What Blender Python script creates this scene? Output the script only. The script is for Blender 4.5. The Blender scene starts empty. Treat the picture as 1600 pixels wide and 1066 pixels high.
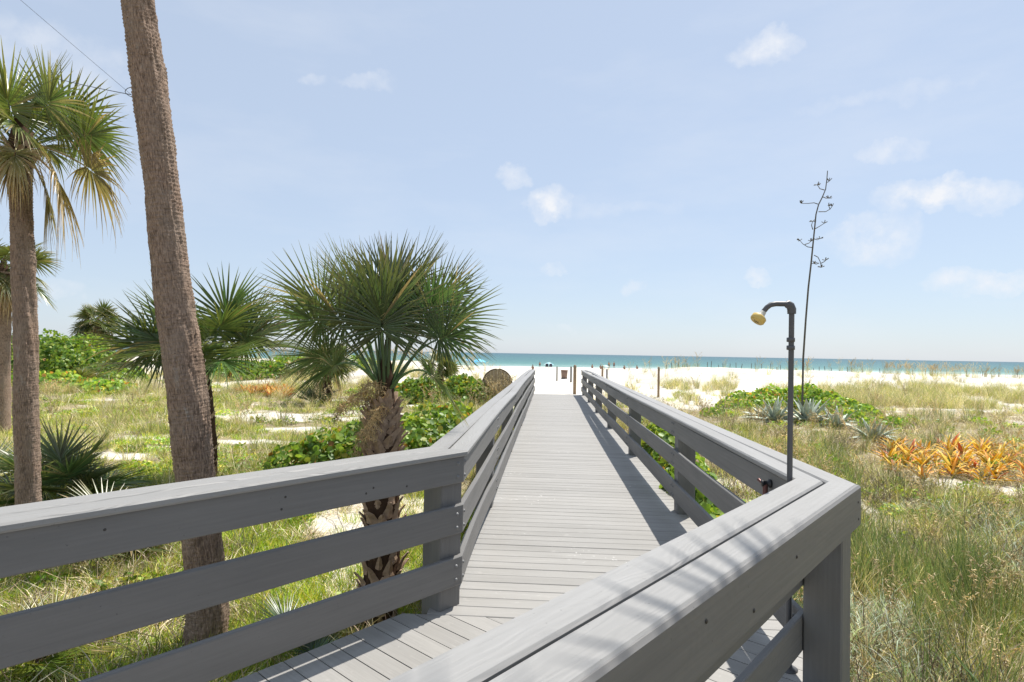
import bpy, math, random
import numpy as np
from mathutils import Vector, Matrix

sc = bpy.context.scene
COL = sc.collection
R = math.radians
RNG = np.random.default_rng(7)
random.seed(7)

# ------------------------------------------------------------------ camera, sky, sun, exposure
CAM_H = 1.74                    # eye above the deck boards (deck top is z = 0)
F_PX, W_PX, H_PX = 920.0, 1600.0, 1066.0
PITCH, ROLL = R(1.18), R(1.0)
cam_d = bpy.data.cameras.new('camera')
cam_d.sensor_width = 36.0
cam_d.lens = 36.0 * F_PX / W_PX
cam_d.clip_start = 0.05
cam_d.clip_end = 60000
cam = bpy.data.objects.new('camera', cam_d)
COL.objects.link(cam)
CAM_M = Matrix.Rotation(R(90) + PITCH, 4, 'X') @ Matrix.Rotation(ROLL, 4, 'Z')
cam.matrix_world = Matrix.Translation((0, 0, CAM_H)) @ CAM_M
sc.camera = cam

SUN_AZ, SUN_EL = R(39.0), R(61.5)       # azimuth clockwise from the view axis (+Y)
world = bpy.data.worlds.new('World')
sc.world = world
world.use_nodes = True
sun_d = bpy.data.lights.new('sun', 'SUN')
sun_d.energy = 4.6
sun_d.angle = R(0.53)
sun_d.color = (1.0, 0.955, 0.88)
sun = bpy.data.objects.new('sun', sun_d)
COL.objects.link(sun)
S_DIR = Vector((math.sin(SUN_AZ) * math.cos(SUN_EL), math.cos(SUN_AZ) * math.cos(SUN_EL), math.sin(SUN_EL)))
sun.rotation_euler = S_DIR.to_track_quat('Z', 'Y').to_euler()
sun.location = (0, 0, 30)
sc.view_settings.view_transform = 'Standard'
sc.view_settings.look = 'None'
sc.view_settings.gamma = 1.0
sc.view_settings.use_curve_mapping = False
sc.view_settings.exposure = 0.45
sc.render.engine = 'CYCLES'
sc.cycles.use_denoising = True
sc.cycles.max_bounces = 6
sc.cycles.transparent_max_bounces = 6


def pix_dir(px, py):
    v = Vector(((px - W_PX / 2) / F_PX, -(py - H_PX / 2) / F_PX, -1.0))
    return (CAM_M.to_3x3() @ v).normalized()


class NG:
    """small node helper"""
    def __init__(self, tree):
        self.t = tree
    def n(self, kind, **kw):
        nd = self.t.nodes.new(kind)
        for k, v in kw.items():
            if k.startswith('i_'):
                key = k[2:]
                nd.inputs[int(key) if key.isdigit() else key.replace('_', ' ')].default_value = v
            else:
                setattr(nd, k, v)
        return nd
    def l(self, a, b):
        self.t.links.new(a, b)
    def math(self, op, a, b=None, clamp=False):
        nd = self.t.nodes.new('ShaderNodeMath'); nd.operation = op; nd.use_clamp = clamp
        for i, v in enumerate((a, b)):
            if v is None: continue
            if hasattr(v, 'links'): self.l(v, nd.inputs[i])
            else: nd.inputs[i].default_value = v
        return nd.outputs[0]
    def vmath(self, op, a, b=None):
        nd = self.t.nodes.new('ShaderNodeVectorMath'); nd.operation = op
        for i, v in enumerate((a, b)):
            if v is None: continue
            if hasattr(v, 'links'): self.l(v, nd.inputs[i])
            else: nd.inputs[i].default_value = v
        return nd
    def mix(self, f, a, b, mode='MIX'):
        nd = self.t.nodes.new('ShaderNodeMix'); nd.data_type = 'RGBA'; nd.blend_type = mode
        for i, v in ((0, f), (6, a), (7, b)):
            if hasattr(v, 'links'): self.l(v, nd.inputs[i])
            elif i == 0: nd.inputs[0].default_value = v
            else: nd.inputs[i].default_value = (*v, 1) if len(v) == 3 else v
        return nd.outputs[2]
    def ramp(self, f, stops, interp='LINEAR'):
        nd = self.t.nodes.new('ShaderNodeValToRGB'); cr = nd.color_ramp; cr.interpolation = interp
        while len(cr.elements) < len(stops): cr.elements.new(0.5)
        for e, (p, c) in zip(cr.elements, stops):
            e.position = p
            e.color = (c, c, c, 1) if not hasattr(c, '__len__') else (*c, 1)
        self.l(f, nd.inputs[0])
        return nd.outputs[0]
    def noise(self, vec, scale, detail=4, rough=0.55, out=0, **kw):
        nd = self.n('ShaderNodeTexNoise', **kw)
        nd.inputs['Scale'].default_value = scale; nd.inputs['Detail'].default_value = detail
        nd.inputs['Roughness'].default_value = rough
        if vec is not None: self.l(vec, nd.inputs['Vector'])
        return nd.outputs[out]


def build_world():
    g = NG(world.node_tree)
    world.node_tree.nodes.clear()
    out = g.n('ShaderNodeOutputWorld'); bg = g.n('ShaderNodeBackground')
    bg.inputs['Strength'].default_value = 0.09
    sky = g.n('ShaderNodeTexSky'); sky.sky_type = 'NISHITA'; sky.sun_disc = False
    sky.sun_elevation = SUN_EL; sky.sun_rotation = SUN_AZ
    sky.altitude = 0; sky.air_density = 1.0; sky.dust_density = 0.5; sky.ozone_density = 3.0
    tc = g.n('ShaderNodeTexCoord')
    d = g.vmath('NORMALIZE', tc.outputs['Generated']).outputs[0]
    # small fair weather cumulus, each at its own direction: (pixel, half width and height in degrees, density)
    puffs = [(1195, 78, 3.0, 1.7, .75), (1395, 235, 2.9, 1.3, .55), (1462, 308, 5.2, 1.9, 1.0), (1360, 376, 3.8, 2.2, .75),
             (1545, 437, 4.6, 1.2, .8), (858, 318, 2.6, 1.7, .9), (800, 280, 1.7, 1.2, .6), (865, 425, 1.5, .75, .65),
             (1186, 435, 1.6, .7, .65), (884, 516, 1.2, .6, .5), (986, 450, 1.2, 1.2, .35), (575, 130, 3.2, .9, .35),
             (95, 110, 8.0, 3.2, .38), (80, 462, 2.4, 1.0, .5), (60, 60, 5, 2.2, .35), (487, 116, 1.5, .8, .4), (1390, 150, 9, 1.0, .25), (950, 330, 9, 1.2, .22)]
    warp = g.noise(d, 14.0, 5, 0.6, out=1)
    wv = g.vmath('SCALE', g.vmath('SUBTRACT', warp, (0.5, 0.5, 0.5)).outputs[0]); wv.inputs['Scale'].default_value = 0.085
    dw = g.vmath('ADD', d, wv.outputs[0]).outputs[0]
    total = None
    for px, py, rw, rh, a in puffs:
        c = pix_dir(px, py)
        rt = Vector((c.y, -c.x, 0)).normalized(); up = rt.cross(c).normalized()
        dl = g.vmath('SUBTRACT', dw, tuple(c)).outputs[0]
        u = g.vmath('DOT_PRODUCT', dl, tuple(rt / math.radians(rw))).outputs['Value']
        v = g.vmath('DOT_PRODUCT', dl, tuple(up / math.radians(rh))).outputs['Value']
        r2 = g.math('ADD', g.math('MULTIPLY', u, u), g.math('MULTIPLY', v, v))
        m = g.math('MULTIPLY', g.math('SUBTRACT', 1.0, r2, clamp=True), a)
        total = m if total is None else g.math('MAXIMUM', total, m)
    fine = g.noise(d, 26.0, 7, 0.6)
    total = g.math('MULTIPLY', g.ramp(total, [(0.0, 0.0), (0.35, 0.34), (1.0, 1.0)], 'EASE'), g.ramp(fine, [(0.30, 0.1), (0.66, 1.2)]))
    # very thin high cirrus over the whole sky
    st = g.vmath('MULTIPLY', d, (1.0, 1.0, 3.5)).outputs[0]
    cir = g.ramp(g.noise(st, 2.6, 6, 0.6), [(0.45, 0.0), (0.85, 0.30)])
    fac = g.math('MAXIMUM', g.math('MULTIPLY', total, 1.0, clamp=True), cir, clamp=True)
    humid = g.mix(0.62, sky.outputs[0], (5.7, 6.55, 7.8))      # moist summer air evens out the sky
    colr = g.mix(fac, humid, (7.3, 7.5, 7.9))
    g.l(colr, bg.inputs[0]); g.l(bg.outputs[0], out.inputs[0])

build_world()

# ------------------------------------------------------------------ small tools
def tag(o, label=None, cat=None, group=None, kind=None):
    if label: o['label'] = label
    if cat: o['category'] = cat
    if group: o['group'] = group
    if kind: o['kind'] = kind
    return o

def empty(name, loc=(0, 0, 0), label=None, cat=None, group=None):
    o = bpy.data.objects.new(name, None); COL.objects.link(o)
    o.location = loc; o.empty_display_size = 0.1
    return tag(o, label, cat, group)

def make_mesh(name, V, F, mat=None, smooth=False, cols=None, gr=None):
    V = np.asarray(V, dtype=np.float32).reshape(-1, 3)
    me = bpy.data.meshes.new(name)
    if isinstance(F, np.ndarray):
        n, k = F.shape
        me.vertices.add(len(V)); me.vertices.foreach_set('co', V.ravel())
        me.loops.add(n * k); me.loops.foreach_set('vertex_index', F.astype(np.int32).ravel())
        me.polygons.add(n); me.polygons.foreach_set('loop_start', np.arange(0, n * k, k, dtype=np.int32))
        me.update(calc_edges=True)
    else:
        me.from_pydata(V.tolist(), [], [list(f) for f in F])
    if smooth: me.polygons.foreach_set('use_smooth', np.ones(len(me.polygons), dtype=bool))
    if cols is not None:
        c = np.ones((len(V), 4), dtype=np.float32); c[:, :3] = np.asarray(cols, dtype=np.float32)
        a = me.color_attributes.new('col', 'FLOAT_COLOR', 'POINT'); a.data.foreach_set('color', c.ravel())
    if gr is not None:
        a = me.attributes.new('gr', 'FLOAT_VECTOR', 'POINT'); a.data.foreach_set('vector', np.asarray(gr, dtype=np.float32).ravel())
    if mat: me.materials.append(mat)
    me.update()
    return me

def obj(name, me, parent=None, loc=None):
    o = bpy.data.objects.new(name, me); COL.objects.link(o)
    if parent is not None: o.parent = parent
    if loc is not None: o.location = loc
    return o

class Acc:
    """collects quads or triangles with colours"""
    def __init__(self): self.V = []; self.F = []; self.C = []; self.n = 0
    def add(self, V, F, C):
        V = np.asarray(V, dtype=np.float32).reshape(-1, 3)
        C = np.broadcast_to(np.asarray(C, dtype=np.float32), V.shape)
        self.V.append(V); self.F.append(np.asarray(F, dtype=np.int64) + self.n); self.C.append(C); self.n += len(V)
    def mesh(self, name, mat, smooth=False):
        return make_mesh(name, np.concatenate(self.V), np.concatenate(self.F), mat, smooth, np.concatenate(self.C))

def hashn(ix, iy, seed):
    h = (ix.astype(np.int64) * 374761393 + iy.astype(np.int64) * 668265263 + seed * 1442695041) & 0xffffffff
    h = ((h ^ (h >> 13)) * 1274126177) & 0xffffffff
    return ((h ^ (h >> 16)) & 0xffff) / 65535.0

def vnoise(x, y, seed=0):
    x = np.asarray(x, dtype=np.float64); y = np.asarray(y, dtype=np.float64)
    ix = np.floor(x); iy = np.floor(y); fx = x - ix; fy = y - iy
    fx = fx * fx * (3 - 2 * fx); fy = fy * fy * (3 - 2 * fy)
    a = hashn(ix, iy, seed); b = hashn(ix + 1, iy, seed); c = hashn(ix, iy + 1, seed); d = hashn(ix + 1, iy + 1, seed)
    return (a * (1 - fx) + b * fx) * (1 - fy) + (c * (1 - fx) + d * fx) * fy

def fbm(x, y, seed=0, oct=4):
    s = 0; a = 0.5; t = 0
    for i in range(oct):
        s = s + a * vnoise(x * 2 ** i + 17.3 * i, y * 2 ** i + 9.1 * i, seed + i); t += a; a *= 0.5
    return s / t

def sstep(a, b, x):
    t = np.clip((np.asarray(x, dtype=np.float64) - a) / (b - a), 0, 1)
    return t * t * (3 - 2 * t)

# ------------------------------------------------------------------ materials
def new_mat(name):
    m = bpy.data.materials.new(name); m.use_nodes = True
    m.node_tree.nodes.clear()
    g = NG(m.node_tree)
    out = g.n('ShaderNodeOutputMaterial')
    return m, g, out

def wood_mat(name, c0, c1, grain=1.0, rough=0.55, bump=0.35, wear=0.25, rings=True, spots=False):
    m, g, out = new_mat(name)
    b = g.n('ShaderNodeBsdfPrincipled')
    at = g.n('ShaderNodeAttribute', attribute_name='gr')
    oi = g.n('ShaderNodeObjectInfo')
    off = g.n('ShaderNodeCombineXYZ'); g.l(g.math('MULTIPLY', oi.outputs['Random'], 37.0), off.inputs[0]); g.l(g.math('MULTIPLY', oi.outputs['Random'], 11.0), off.inputs[1])
    v = g.vmath('ADD', at.outputs['Vector'], off.outputs[0]).outputs[0]
    fib = g.noise(g.vmath('MULTIPLY', v, (2.0, 70.0, 70.0)).outputs[0], 1.0, 4, 0.6)
    # cathedral grain: distorted rings cut along the board
    wob = g.noise(g.vmath('MULTIPLY', v, (1.3, 4.0, 4.0)).outputs[0], 1.0, 2, 0.5)
    ringc = g.math('ADD', g.math('MULTIPLY', wob, 60.0), g.math('MULTIPLY', fib, 2.0))
    rg = g.math('SINE', g.math('MULTIPLY', ringc, 2.2))
    rg = g.math('MULTIPLY', g.math('ADD', rg, 1.0), 0.5)
    big = g.noise(g.vmath('MULTIPLY', v, (0.9, 5.0, 5.0)).outputs[0], 1.0, 5, 0.62)
    fac = g.math('ADD', g.math('MULTIPLY', fib, 0.45), g.math('MULTIPLY', big, 0.55))
    col = g.mix(g.ramp(fac, [(0.36, 0.0), (0.64, 1.0)]), c0, c1)
    tone = g.ramp(oi.outputs['Random'], [(0.0, 0.93), (1.0, 1.05)])
    col = g.mix(1.0, col, tone, 'MULTIPLY')
    # scuffs and bird droppings, dark specks
    sp = g.noise(v, 55.0, 2, 0.5)
    col = g.mix(g.math('MULTIPLY', g.ramp(sp, [(0.74, 0.0), (0.78, 1.0)]), 0.5), col, tuple(x * 0.35 for x in c0))
    sc_ = g.noise(g.vmath('MULTIPLY', v, (6.0, 14.0, 14.0)).outputs[0], 1.0, 6, 0.7)
    col = g.mix(g.math('MULTIPLY', g.ramp(sc_, [(0.60, 0.0), (0.72, 1.0)]), wear), col, tuple(min(1, x * 1.5) for x in c1))
    if spots:      # bird droppings and dried salt
        geo = g.n('ShaderNodeNewGeometry')
        sn = g.noise(geo.outputs['Position'], 1.1, 2, 0.5); sf = g.noise(geo.outputs['Position'], 17.0, 3, 0.6)
        sm = g.math('MULTIPLY', g.ramp(sn, [(0.58, 0.0), (0.66, 1.0)]), g.ramp(sf, [(0.62, 0.0), (0.68, 1.0)]))
        col = g.mix(g.math('MULTIPLY', sm, 0.75), col, (0.72, 0.71, 0.68))
    g.l(col, b.inputs['Base Color'])
    g.l(g.ramp(fac, [(0.2, rough + 0.12), (0.8, rough - 0.08)]), b.inputs['Roughness'])
    b.inputs['Specular IOR Level'].default_value = 0.42
    hgt = g.math('ADD', g.math('MULTIPLY', fib, 0.6), g.math('MULTIPLY', rg, 0.30 if rings else 0.05))
    bp = g.n('ShaderNodeBump'); bp.inputs['Strength'].default_value = bump; bp.inputs['Distance'].default_value = 0.004 * grain
    g.l(hgt, bp.inputs['Height']); g.l(bp.outputs[0], b.inputs['Normal'])
    g.l(b.outputs[0], out.inputs[0])
    return m

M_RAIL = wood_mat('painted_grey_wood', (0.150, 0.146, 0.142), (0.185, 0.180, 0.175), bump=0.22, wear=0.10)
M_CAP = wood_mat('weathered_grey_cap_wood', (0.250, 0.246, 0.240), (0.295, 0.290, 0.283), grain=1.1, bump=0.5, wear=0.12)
M_DECK = wood_mat('grey_composite_deck', (0.272, 0.262, 0.246), (0.348, 0.335, 0.315), bump=0.30, wear=0.3, rings=False, spots=True)
M_JOIST = wood_mat('treated_joist_wood', (0.09, 0.08, 0.065), (0.14, 0.12, 0.095), wear=0.05, rings=False)
M_POSTWOOD = wood_mat('raw_post_wood', (0.20, 0.135, 0.08), (0.33, 0.23, 0.14), wear=0.2, rings=False)

def plain_mat(name, col, rough=0.5, metal=0.0, bump=0.0, scale=60, var=0.15, spec=0.5):
    m, g, out = new_mat(name)
    b = g.n('ShaderNodeBsdfPrincipled')
    tc = g.n('ShaderNodeTexCoord')
    n = g.noise(tc.outputs['Object'], scale, 4, 0.6)
    g.l(g.mix(n, tuple(x * (1 - var) for x in col), tuple(min(1, x * (1 + var)) for x in col)), b.inputs['Base Color'])
    b.inputs['Roughness'].default_value = rough; b.inputs['Metallic'].default_value = metal
    b.inputs['Specular IOR Level'].default_value = spec
    if bump:
        bp = g.n('ShaderNodeBump'); bp.inputs['Strength'].default_value = bump; bp.inputs['Distance'].default_value = 0.003
        g.l(n, bp.inputs['Height']); g.l(bp.outputs[0], b.inputs['Normal'])
    g.l(b.outputs[0], out.inputs[0])
    return m

M_BOLT = plain_mat('galvanised_bolt', (0.22, 0.22, 0.22), 0.6, 0.5)
M_DARKBOLT = plain_mat('rusty_screw', (0.05, 0.045, 0.04), 0.6, 0.3)
M_PIPE = plain_mat('dark_grey_pipe', (0.085, 0.085, 0.09), 0.42, 0.0, 0.1)
M_YELLOW = plain_mat('aged_yellow_plastic', (0.66, 0.47, 0.13), 0.45, 0.0, 0.05, 30)
M_CLEAR = plain_mat('pale_shower_neck', (0.55, 0.53, 0.47), 0.35)
M_BLACK = plain_mat('black_metal', (0.02, 0.02, 0.022), 0.4)
M_REDV = plain_mat('dull_red_brass', (0.16, 0.07, 0.06), 0.4, 0.3)

def leaf_mat(name, trans=0.35, rough=0.45, vary=0.3, spec=0.5, gain=1.0):
    m, g, out = new_mat(name)
    at = g.n('ShaderNodeAttribute', attribute_name='col')
    oi = g.n('ShaderNodeObjectInfo')
    val = g.math('MULTIPLY', g.math('ADD', g.math('MULTIPLY', oi.outputs['Random'], vary), 1.0 - vary * 0.5), gain)
    hsv = g.n('ShaderNodeHueSaturation'); g.l(at.outputs['Color'], hsv.inputs['Color']); g.l(val, hsv.inputs['Value'])
    tc = g.n('ShaderNodeTexCoord')
    nz = g.noise(tc.outputs['Object'], 9.0, 3, 0.6)
    col = g.mix(1.0, hsv.outputs[0], g.ramp(nz, [(0.3, 0.8), (0.7, 1.2)]), 'MULTIPLY')
    b = g.n('ShaderNodeBsdfPrincipled'); g.l(col, b.inputs['Base Color'])
    b.inputs['Roughness'].default_value = rough; b.inputs['Specular IOR Level'].default_value = spec
    t = g.n('ShaderNodeBsdfTranslucent')
    tcol = g.mix(1.0, col, (1.15, 1.15, 0.6), 'MULTIPLY'); g.l(tcol, t.inputs['Color'])
    mx = g.n('ShaderNodeMixShader'); mx.inputs[0].default_value = trans
    g.l(b.outputs[0], mx.inputs[1]); g.l(t.outputs[0], mx.inputs[2]); g.l(mx.outputs[0], out.inputs[0])
    return m

M_FROND = leaf_mat('palm_frond_leaf', 0.30, 0.34, 0.3, 0.9, 1.5)
M_LEAF = leaf_mat('broad_leaf', 0.42, 0.45, 0.4, 0.4, 1.25)
M_GRASS = leaf_mat('grass_blade', 0.26, 0.5, 0.8, 0.4, 1.25)
M_AGAVE = leaf_mat('waxy_agave_leaf', 0.06, 0.5, 0.2, 0.4)

def trunk_mat(name, c0, c1, c2, ring=42.0):
    m, g, out = new_mat(name)
    b = g.n('ShaderNodeBsdfPrincipled')
    at = g.n('ShaderNodeAttribute', attribute_name='gr')          # (around in metres, along in metres, 0)
    v = at.outputs['Vector']
    fis = g.noise(g.vmath('MULTIPLY', v, (95.0, 16.0, 1.0)).outputs[0], 1.0, 5, 0.65)
    rn = g.noise(g.vmath('MULTIPLY', v, (9.0, 55.0, 1.0)).outputs[0], 1.0, 4, 0.6)
    big = g.noise(g.vmath('MULTIPLY', v, (3.0, 2.2, 1.0)).outputs[0], 1.0, 4, 0.6)
    col = g.mix(g.ramp(fis, [(0.35, 0.0), (0.62, 1.0)]), c0, c1)
    col = g.mix(g.math('MULTIPLY', g.ramp(big, [(0.42, 0.0), (0.68, 1.0)]), 0.55), col, c2)
    pt = g.noise(g.vmath('MULTIPLY', v, (7.0, 3.2, 1.0)).outputs[0], 1.0, 5, 0.7)
    col = g.mix(g.ramp(pt, [(0.54, 0.0), (0.68, 0.75)]), col, (0.10, 0.068, 0.048))
    col = g.mix(g.ramp(pt, [(0.28, 0.6), (0.40, 0.0)]), col, (0.46, 0.42, 0.37))
    sp = g.noise(g.vmath('MULTIPLY', v, (60.0, 60.0, 1.0)).outputs[0], 1.0, 2, 0.5)
    col = g.mix(g.ramp(sp, [(0.70, 0.0), (0.76, 0.8)]), col, (0.03, 0.024, 0.02))
    col = g.mix(g.ramp(rn, [(0.28, 0.6), (0.40, 0.0)]), col, (0.05, 0.04, 0.03))
    g.l(col, b.inputs['Base Color']); b.inputs['Roughness'].default_value = 0.85
    b.inputs['Specular IOR Level'].default_value = 0.2
    h = g.math('ADD', g.math('MULTIPLY', fis, 0.7), g.math('MULTIPLY', rn, 0.6))
    bp = g.n('ShaderNodeBump'); bp.inputs['Strength'].default_value = 0.9; bp.inputs['Distance'].default_value = 0.02
    g.l(h, bp.inputs['Height']); g.l(bp.outputs[0], b.inputs['Normal'])
    g.l(b.outputs[0], out.inputs[0])
    return m

M_TRUNK = trunk_mat('palm_bark', (0.13, 0.088, 0.062), (0.43, 0.305, 0.23), (0.34, 0.27, 0.215))
M_BOOT = plain_mat('palm_leaf_base', (0.40, 0.285, 0.20), 0.8, 0, 0.6, 25, 0.55, 0.2)
M_FIBRE = plain_mat('palm_fibre', (0.07, 0.042, 0.026), 0.9, 0, 0.8, 40, 0.5, 0.1)
M_TWIG = plain_mat('grey_brown_twig', (0.12, 0.09, 0.065), 0.8, 0, 0.3, 30, 0.3, 0.2)
M_STALK = plain_mat('dark_agave_stalk', (0.12, 0.108, 0.085), 0.7, 0, 0.3, 30, 0.3, 0.2)

# ------------------------------------------------------------------ boardwalk frame
A1, A2 = R(3.64), R(41.4)
D1 = np.array([math.sin(A1), math.cos(A1)]); N1 = np.array([math.cos(A1), -math.sin(A1)])
D2 = np.array([math.sin(A2), math.cos(A2)]); M2 = np.array([math.cos(A2), -math.sin(A2)])
LC = np.array([-0.29, 4.05])        # inner cap corner, left railing
RC = np.array([1.581, 3.291])       # inner cap corner, right railing
Y_END = 25.4
T_END = (Y_END - LC[1]) / D1[1]
W1 = float((RC - LC) @ N1)          # between cap edges along the boardwalk
CAPW, CAPH, POST = 0.292, 0.040, 0.19
CAP_TOP = 1.07

# ------------------------------------------------------------------ terrain
def ground(x, y):
    x = np.asarray(x, dtype=np.float64); y = np.asarray(y, dtype=np.float64)
    # distance from the boardwalk axis
    ax = LC[0] + N1[0] * W1 / 2; ay = LC[1] + N1[1] * W1 / 2
    lat = (x - ax) * N1[0] + (y - ay) * N1[1]
    base = -0.75 + 0.22 * sstep(5, 13, y) + 0.08 * sstep(13, 26, y)
    base = np.where(x > 2, base + 0.04 * sstep(2, 8, x), base)
    z = base + 0.16 * (fbm(x * 0.35, y * 0.35, 3) - 0.5) + 0.05 * (fbm(x * 1.7, y * 1.7, 5) - 0.5)
    rise = np.exp(-((y - 49.0) / np.where(y < 49, 11.0, 9.0)) ** 2)
    latf = sstep(2.2, 11.5, np.abs(lat))
    crest = np.where(x > 0, np.interp(x, [0, 9, 14, 23, 42, 80], [.95, .98, 1.22, 1.05, .80, .8]), 1.45)
    z = z + rise * latf * crest * (0.86 + 0.28 * fbm(x * 0.13, y * 0.13, 11))
    z = z + 0.3 * latf * sstep(22, 40, y) * (fbm(x * 0.4, y * 0.4, 21) - 0.5) * (1 - sstep(60, 75, y))
    # sand ramp meeting the end of the deck
    ramp = np.exp(-(lat / 2.6) ** 2) * sstep(15, 25, y)
    path = np.interp(y, [0, 24.0, 26.5, 40, 58, 70, 120, 160, 220], [-0.55, -0.2, -0.07, -0.45, -0.93, -1.0, -1.45, -1.86, -3.2])
    z = z * (1 - ramp) + (path + 0.03 * (fbm(x * 1.2, y * 1.2, 8) - 0.5)) * ramp
    far = sstep(56, 66, y)
    z = z * (1 - far) + (path + 0.12 * (fbm(x * 0.15, y * 0.3, 31) - 0.5)) * far
    return z

def hit(px, py, zoff=0.0):
    """first point where the ray through a pixel meets the ground (plus zoff)"""
    d = pix_dir(px, py)
    t = np.concatenate([np.linspace(1.0, 60, 3000), np.linspace(60, 400, 1500)])
    X, Y, Z = d.x * t, d.y * t, CAM_H + d.z * t
    b = np.nonzero(Z < ground(X, Y) + zoff)[0]
    i = b[0] if len(b) else len(t) - 1
    return np.array([X[i], Y[i], float(ground(X[i], Y[i]))])

def at_depth(px, py, y):
    """point on a pixel's ray at a known forward distance"""
    d = pix_dir(px, py); t = y / d.y
    return np.array([d.x * t, y, CAM_H + d.z * t])

def on_ground(px, y):
    """column px at forward distance y, dropped onto the ground"""
    p = at_depth(px, 600, y)
    return np.array([p[0], y, float(ground(p[0], y))])

# bare sand patches, read off the photograph: pixel on the ground, half sizes in metres along x and y
SANDS = []
for px, py, rx, ry in [(180, 712, 1.2, .55), (290, 702, 1.6, .5), (395, 690, 1.2, .45), (420, 652, 2.0, 1.6), (455, 672, 1.2, .7), (250, 612, 1.5, .6),
                       (560, 628, 2.4, .9), (640, 632, 2.6, .9), (715, 632, 2.2, 1.0), (545, 655, 1.3, .7), (590, 648, 1.3, .6), (640, 655, 1.6, .6), (330, 645, 1.2, .3), (140, 680, .7, .3),
                       (1470, 755, .75, .28), (1570, 765, .8, .3), (1440, 750, .5, .2), (1500, 640, 1.4, .5), (1580, 632, 1.6, .5), (1430, 632, 1.2, .4),
                       (1100, 790, .7, .45), (1465, 985, .16, .10), (1200, 1000, .3, .2), (1060, 612, 3.0, 2.0), (1130, 605, 2.5, 2.0), (1005, 612, 2, 2.5)]:
    p = hit(px, py); SANDS.append((p[0], p[1], rx * (.85 if px < 800 else 1), ry * (.72 if px < 800 else 1)))

def veg(x, y):
    """0 on bare sand, 1 where plants cover the ground"""
    x = np.asarray(x, dtype=np.float64); y = np.asarray(y, dtype=np.float64)
    n = fbm(x * 0.55, y * 0.55, 41); n2 = fbm(x * 2.1, y * 2.1, 47)
    v = np.ones_like(x)
    for sx, sy, rx, ry in SANDS:
        r = np.sqrt(((x - sx) / rx) ** 2 + ((y - sy) / ry) ** 2) + (n2 - 0.5) * 1.3
        v = np.minimum(v, sstep(0.75, 1.25, r))
    ax = LC[0] + N1[0] * W1 / 2; ay = LC[1] + N1[1] * W1 / 2
    lat = (x - ax) * N1[0] + (y - ay) * N1[1]
    left = x < 2
    far = np.where(left, sstep(27, 46, y + (n - .5) * 16), sstep(21, 29, y + (n - .5) * 12 - 0.10 * np.clip(x - 12, 0, 30)))
    v = v * (1 - far * np.where(sstep(0.50, 0.62, n) > 0.5, 0.55, 0.97))
    v = v * (1 - sstep(51, 58, y))
    v = v * np.where(y > 20, 1 - np.exp(-(lat / (1.6 + 0.11 * np.clip(y - 20, 0, 60))) ** 4), 1.0)
    v = v * np.where((n < 0.36) & (y > 6), 0.35, 1.0)
    return np.clip(v, 0, 1)

def build_terrain():
    k = np.linspace(-1, 1, 461)
    xs = 1500 * np.sinh(k * 6.2) / np.sinh(6.2)
    ys = np.concatenate([np.linspace(-400, -12, 24)[:-1], np.linspace(-12, 2, 40)[:-1], 2 * (80 ** np.linspace(0, 1, 420)), [164, 170, 178, 190, 220]])
    X, Y = np.meshgrid(xs, ys)
    Z = ground(X, Y)
    V = np.stack([X, Y, Z], -1).reshape(-1, 3)
    ny, nx = X.shape
    i = (np.arange(ny - 1)[:, None] * nx + np.arange(nx - 1)[None]).ravel()
    F = np.stack([i, i + 1, i + nx + 1, i + nx], -1)
    v = veg(X, Y).ravel()
    m, g, out = new_mat('dune_sand_and_litter')
    b = g.n('ShaderNodeBsdfPrincipled')
    at = g.n('ShaderNodeAttribute', attribute_name='col')
    tc = g.n('ShaderNodeTexCoord'); P = tc.outputs['Object']
    fine = g.noise(P, 18.0, 6, 0.7); mid = g.noise(P, 2.3, 5, 0.6); grain = g.noise(P, 160.0, 3, 0.6)
    sand = g.mix(fine, (0.60, 0.555, 0.475), (0.74, 0.70, 0.62))
    sand = g.mix(g.ramp(grain, [(0.62, 0.0), (0.74, 0.5)]), sand, (0.30, 0.22, 0.14))
    lit = g.mix(g.ramp(fine, [(0.35, 0.0), (0.65, 1.0)]), (0.20, 0.15, 0.095), (0.50, 0.42, 0.30))
    lit = g.mix(g.math('MULTIPLY', g.ramp(mid, [(0.45, 0.0), (0.6, 1.0)]), 0.7), lit, (0.17, 0.17, 0.06))
    s = g.n('ShaderNodeSeparateColor'); g.l(at.outputs['Color'], s.inputs[0])
    f = g.math('ADD', s.outputs[0], g.math('MULTIPLY', g.math('SUBTRACT', fine, 0.5), 1.6))
    f = g.ramp(f, [(0.28, 0.0), (0.85, 1.0)])
    g.l(g.mix(f, sand, lit), b.inputs['Base Color'])
    b.inputs['Roughness'].default_value = 0.95; b.inputs['Specular IOR Level'].default_value = 0.1
    bp = g.n('ShaderNodeBump'); bp.inputs['Strength'].default_value = 0.8; bp.inputs['Distance'].default_value = 0.03
    g.l(g.math('ADD', g.math('MULTIPLY', g.noise(P, 7.0, 5, 0.6), 1.0), g.math('MULTIPLY', fine, 0.3)), bp.inputs['Height']); g.l(bp.outputs[0], b.inputs['Normal'])
    g.l(b.outputs[0], out.inputs[0])
    o = obj('ground', make_mesh('ground', V, F, m, True, np.stack([v, v, v], -1)))
    tag(o, kind='structure')

build_terrain()

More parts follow.
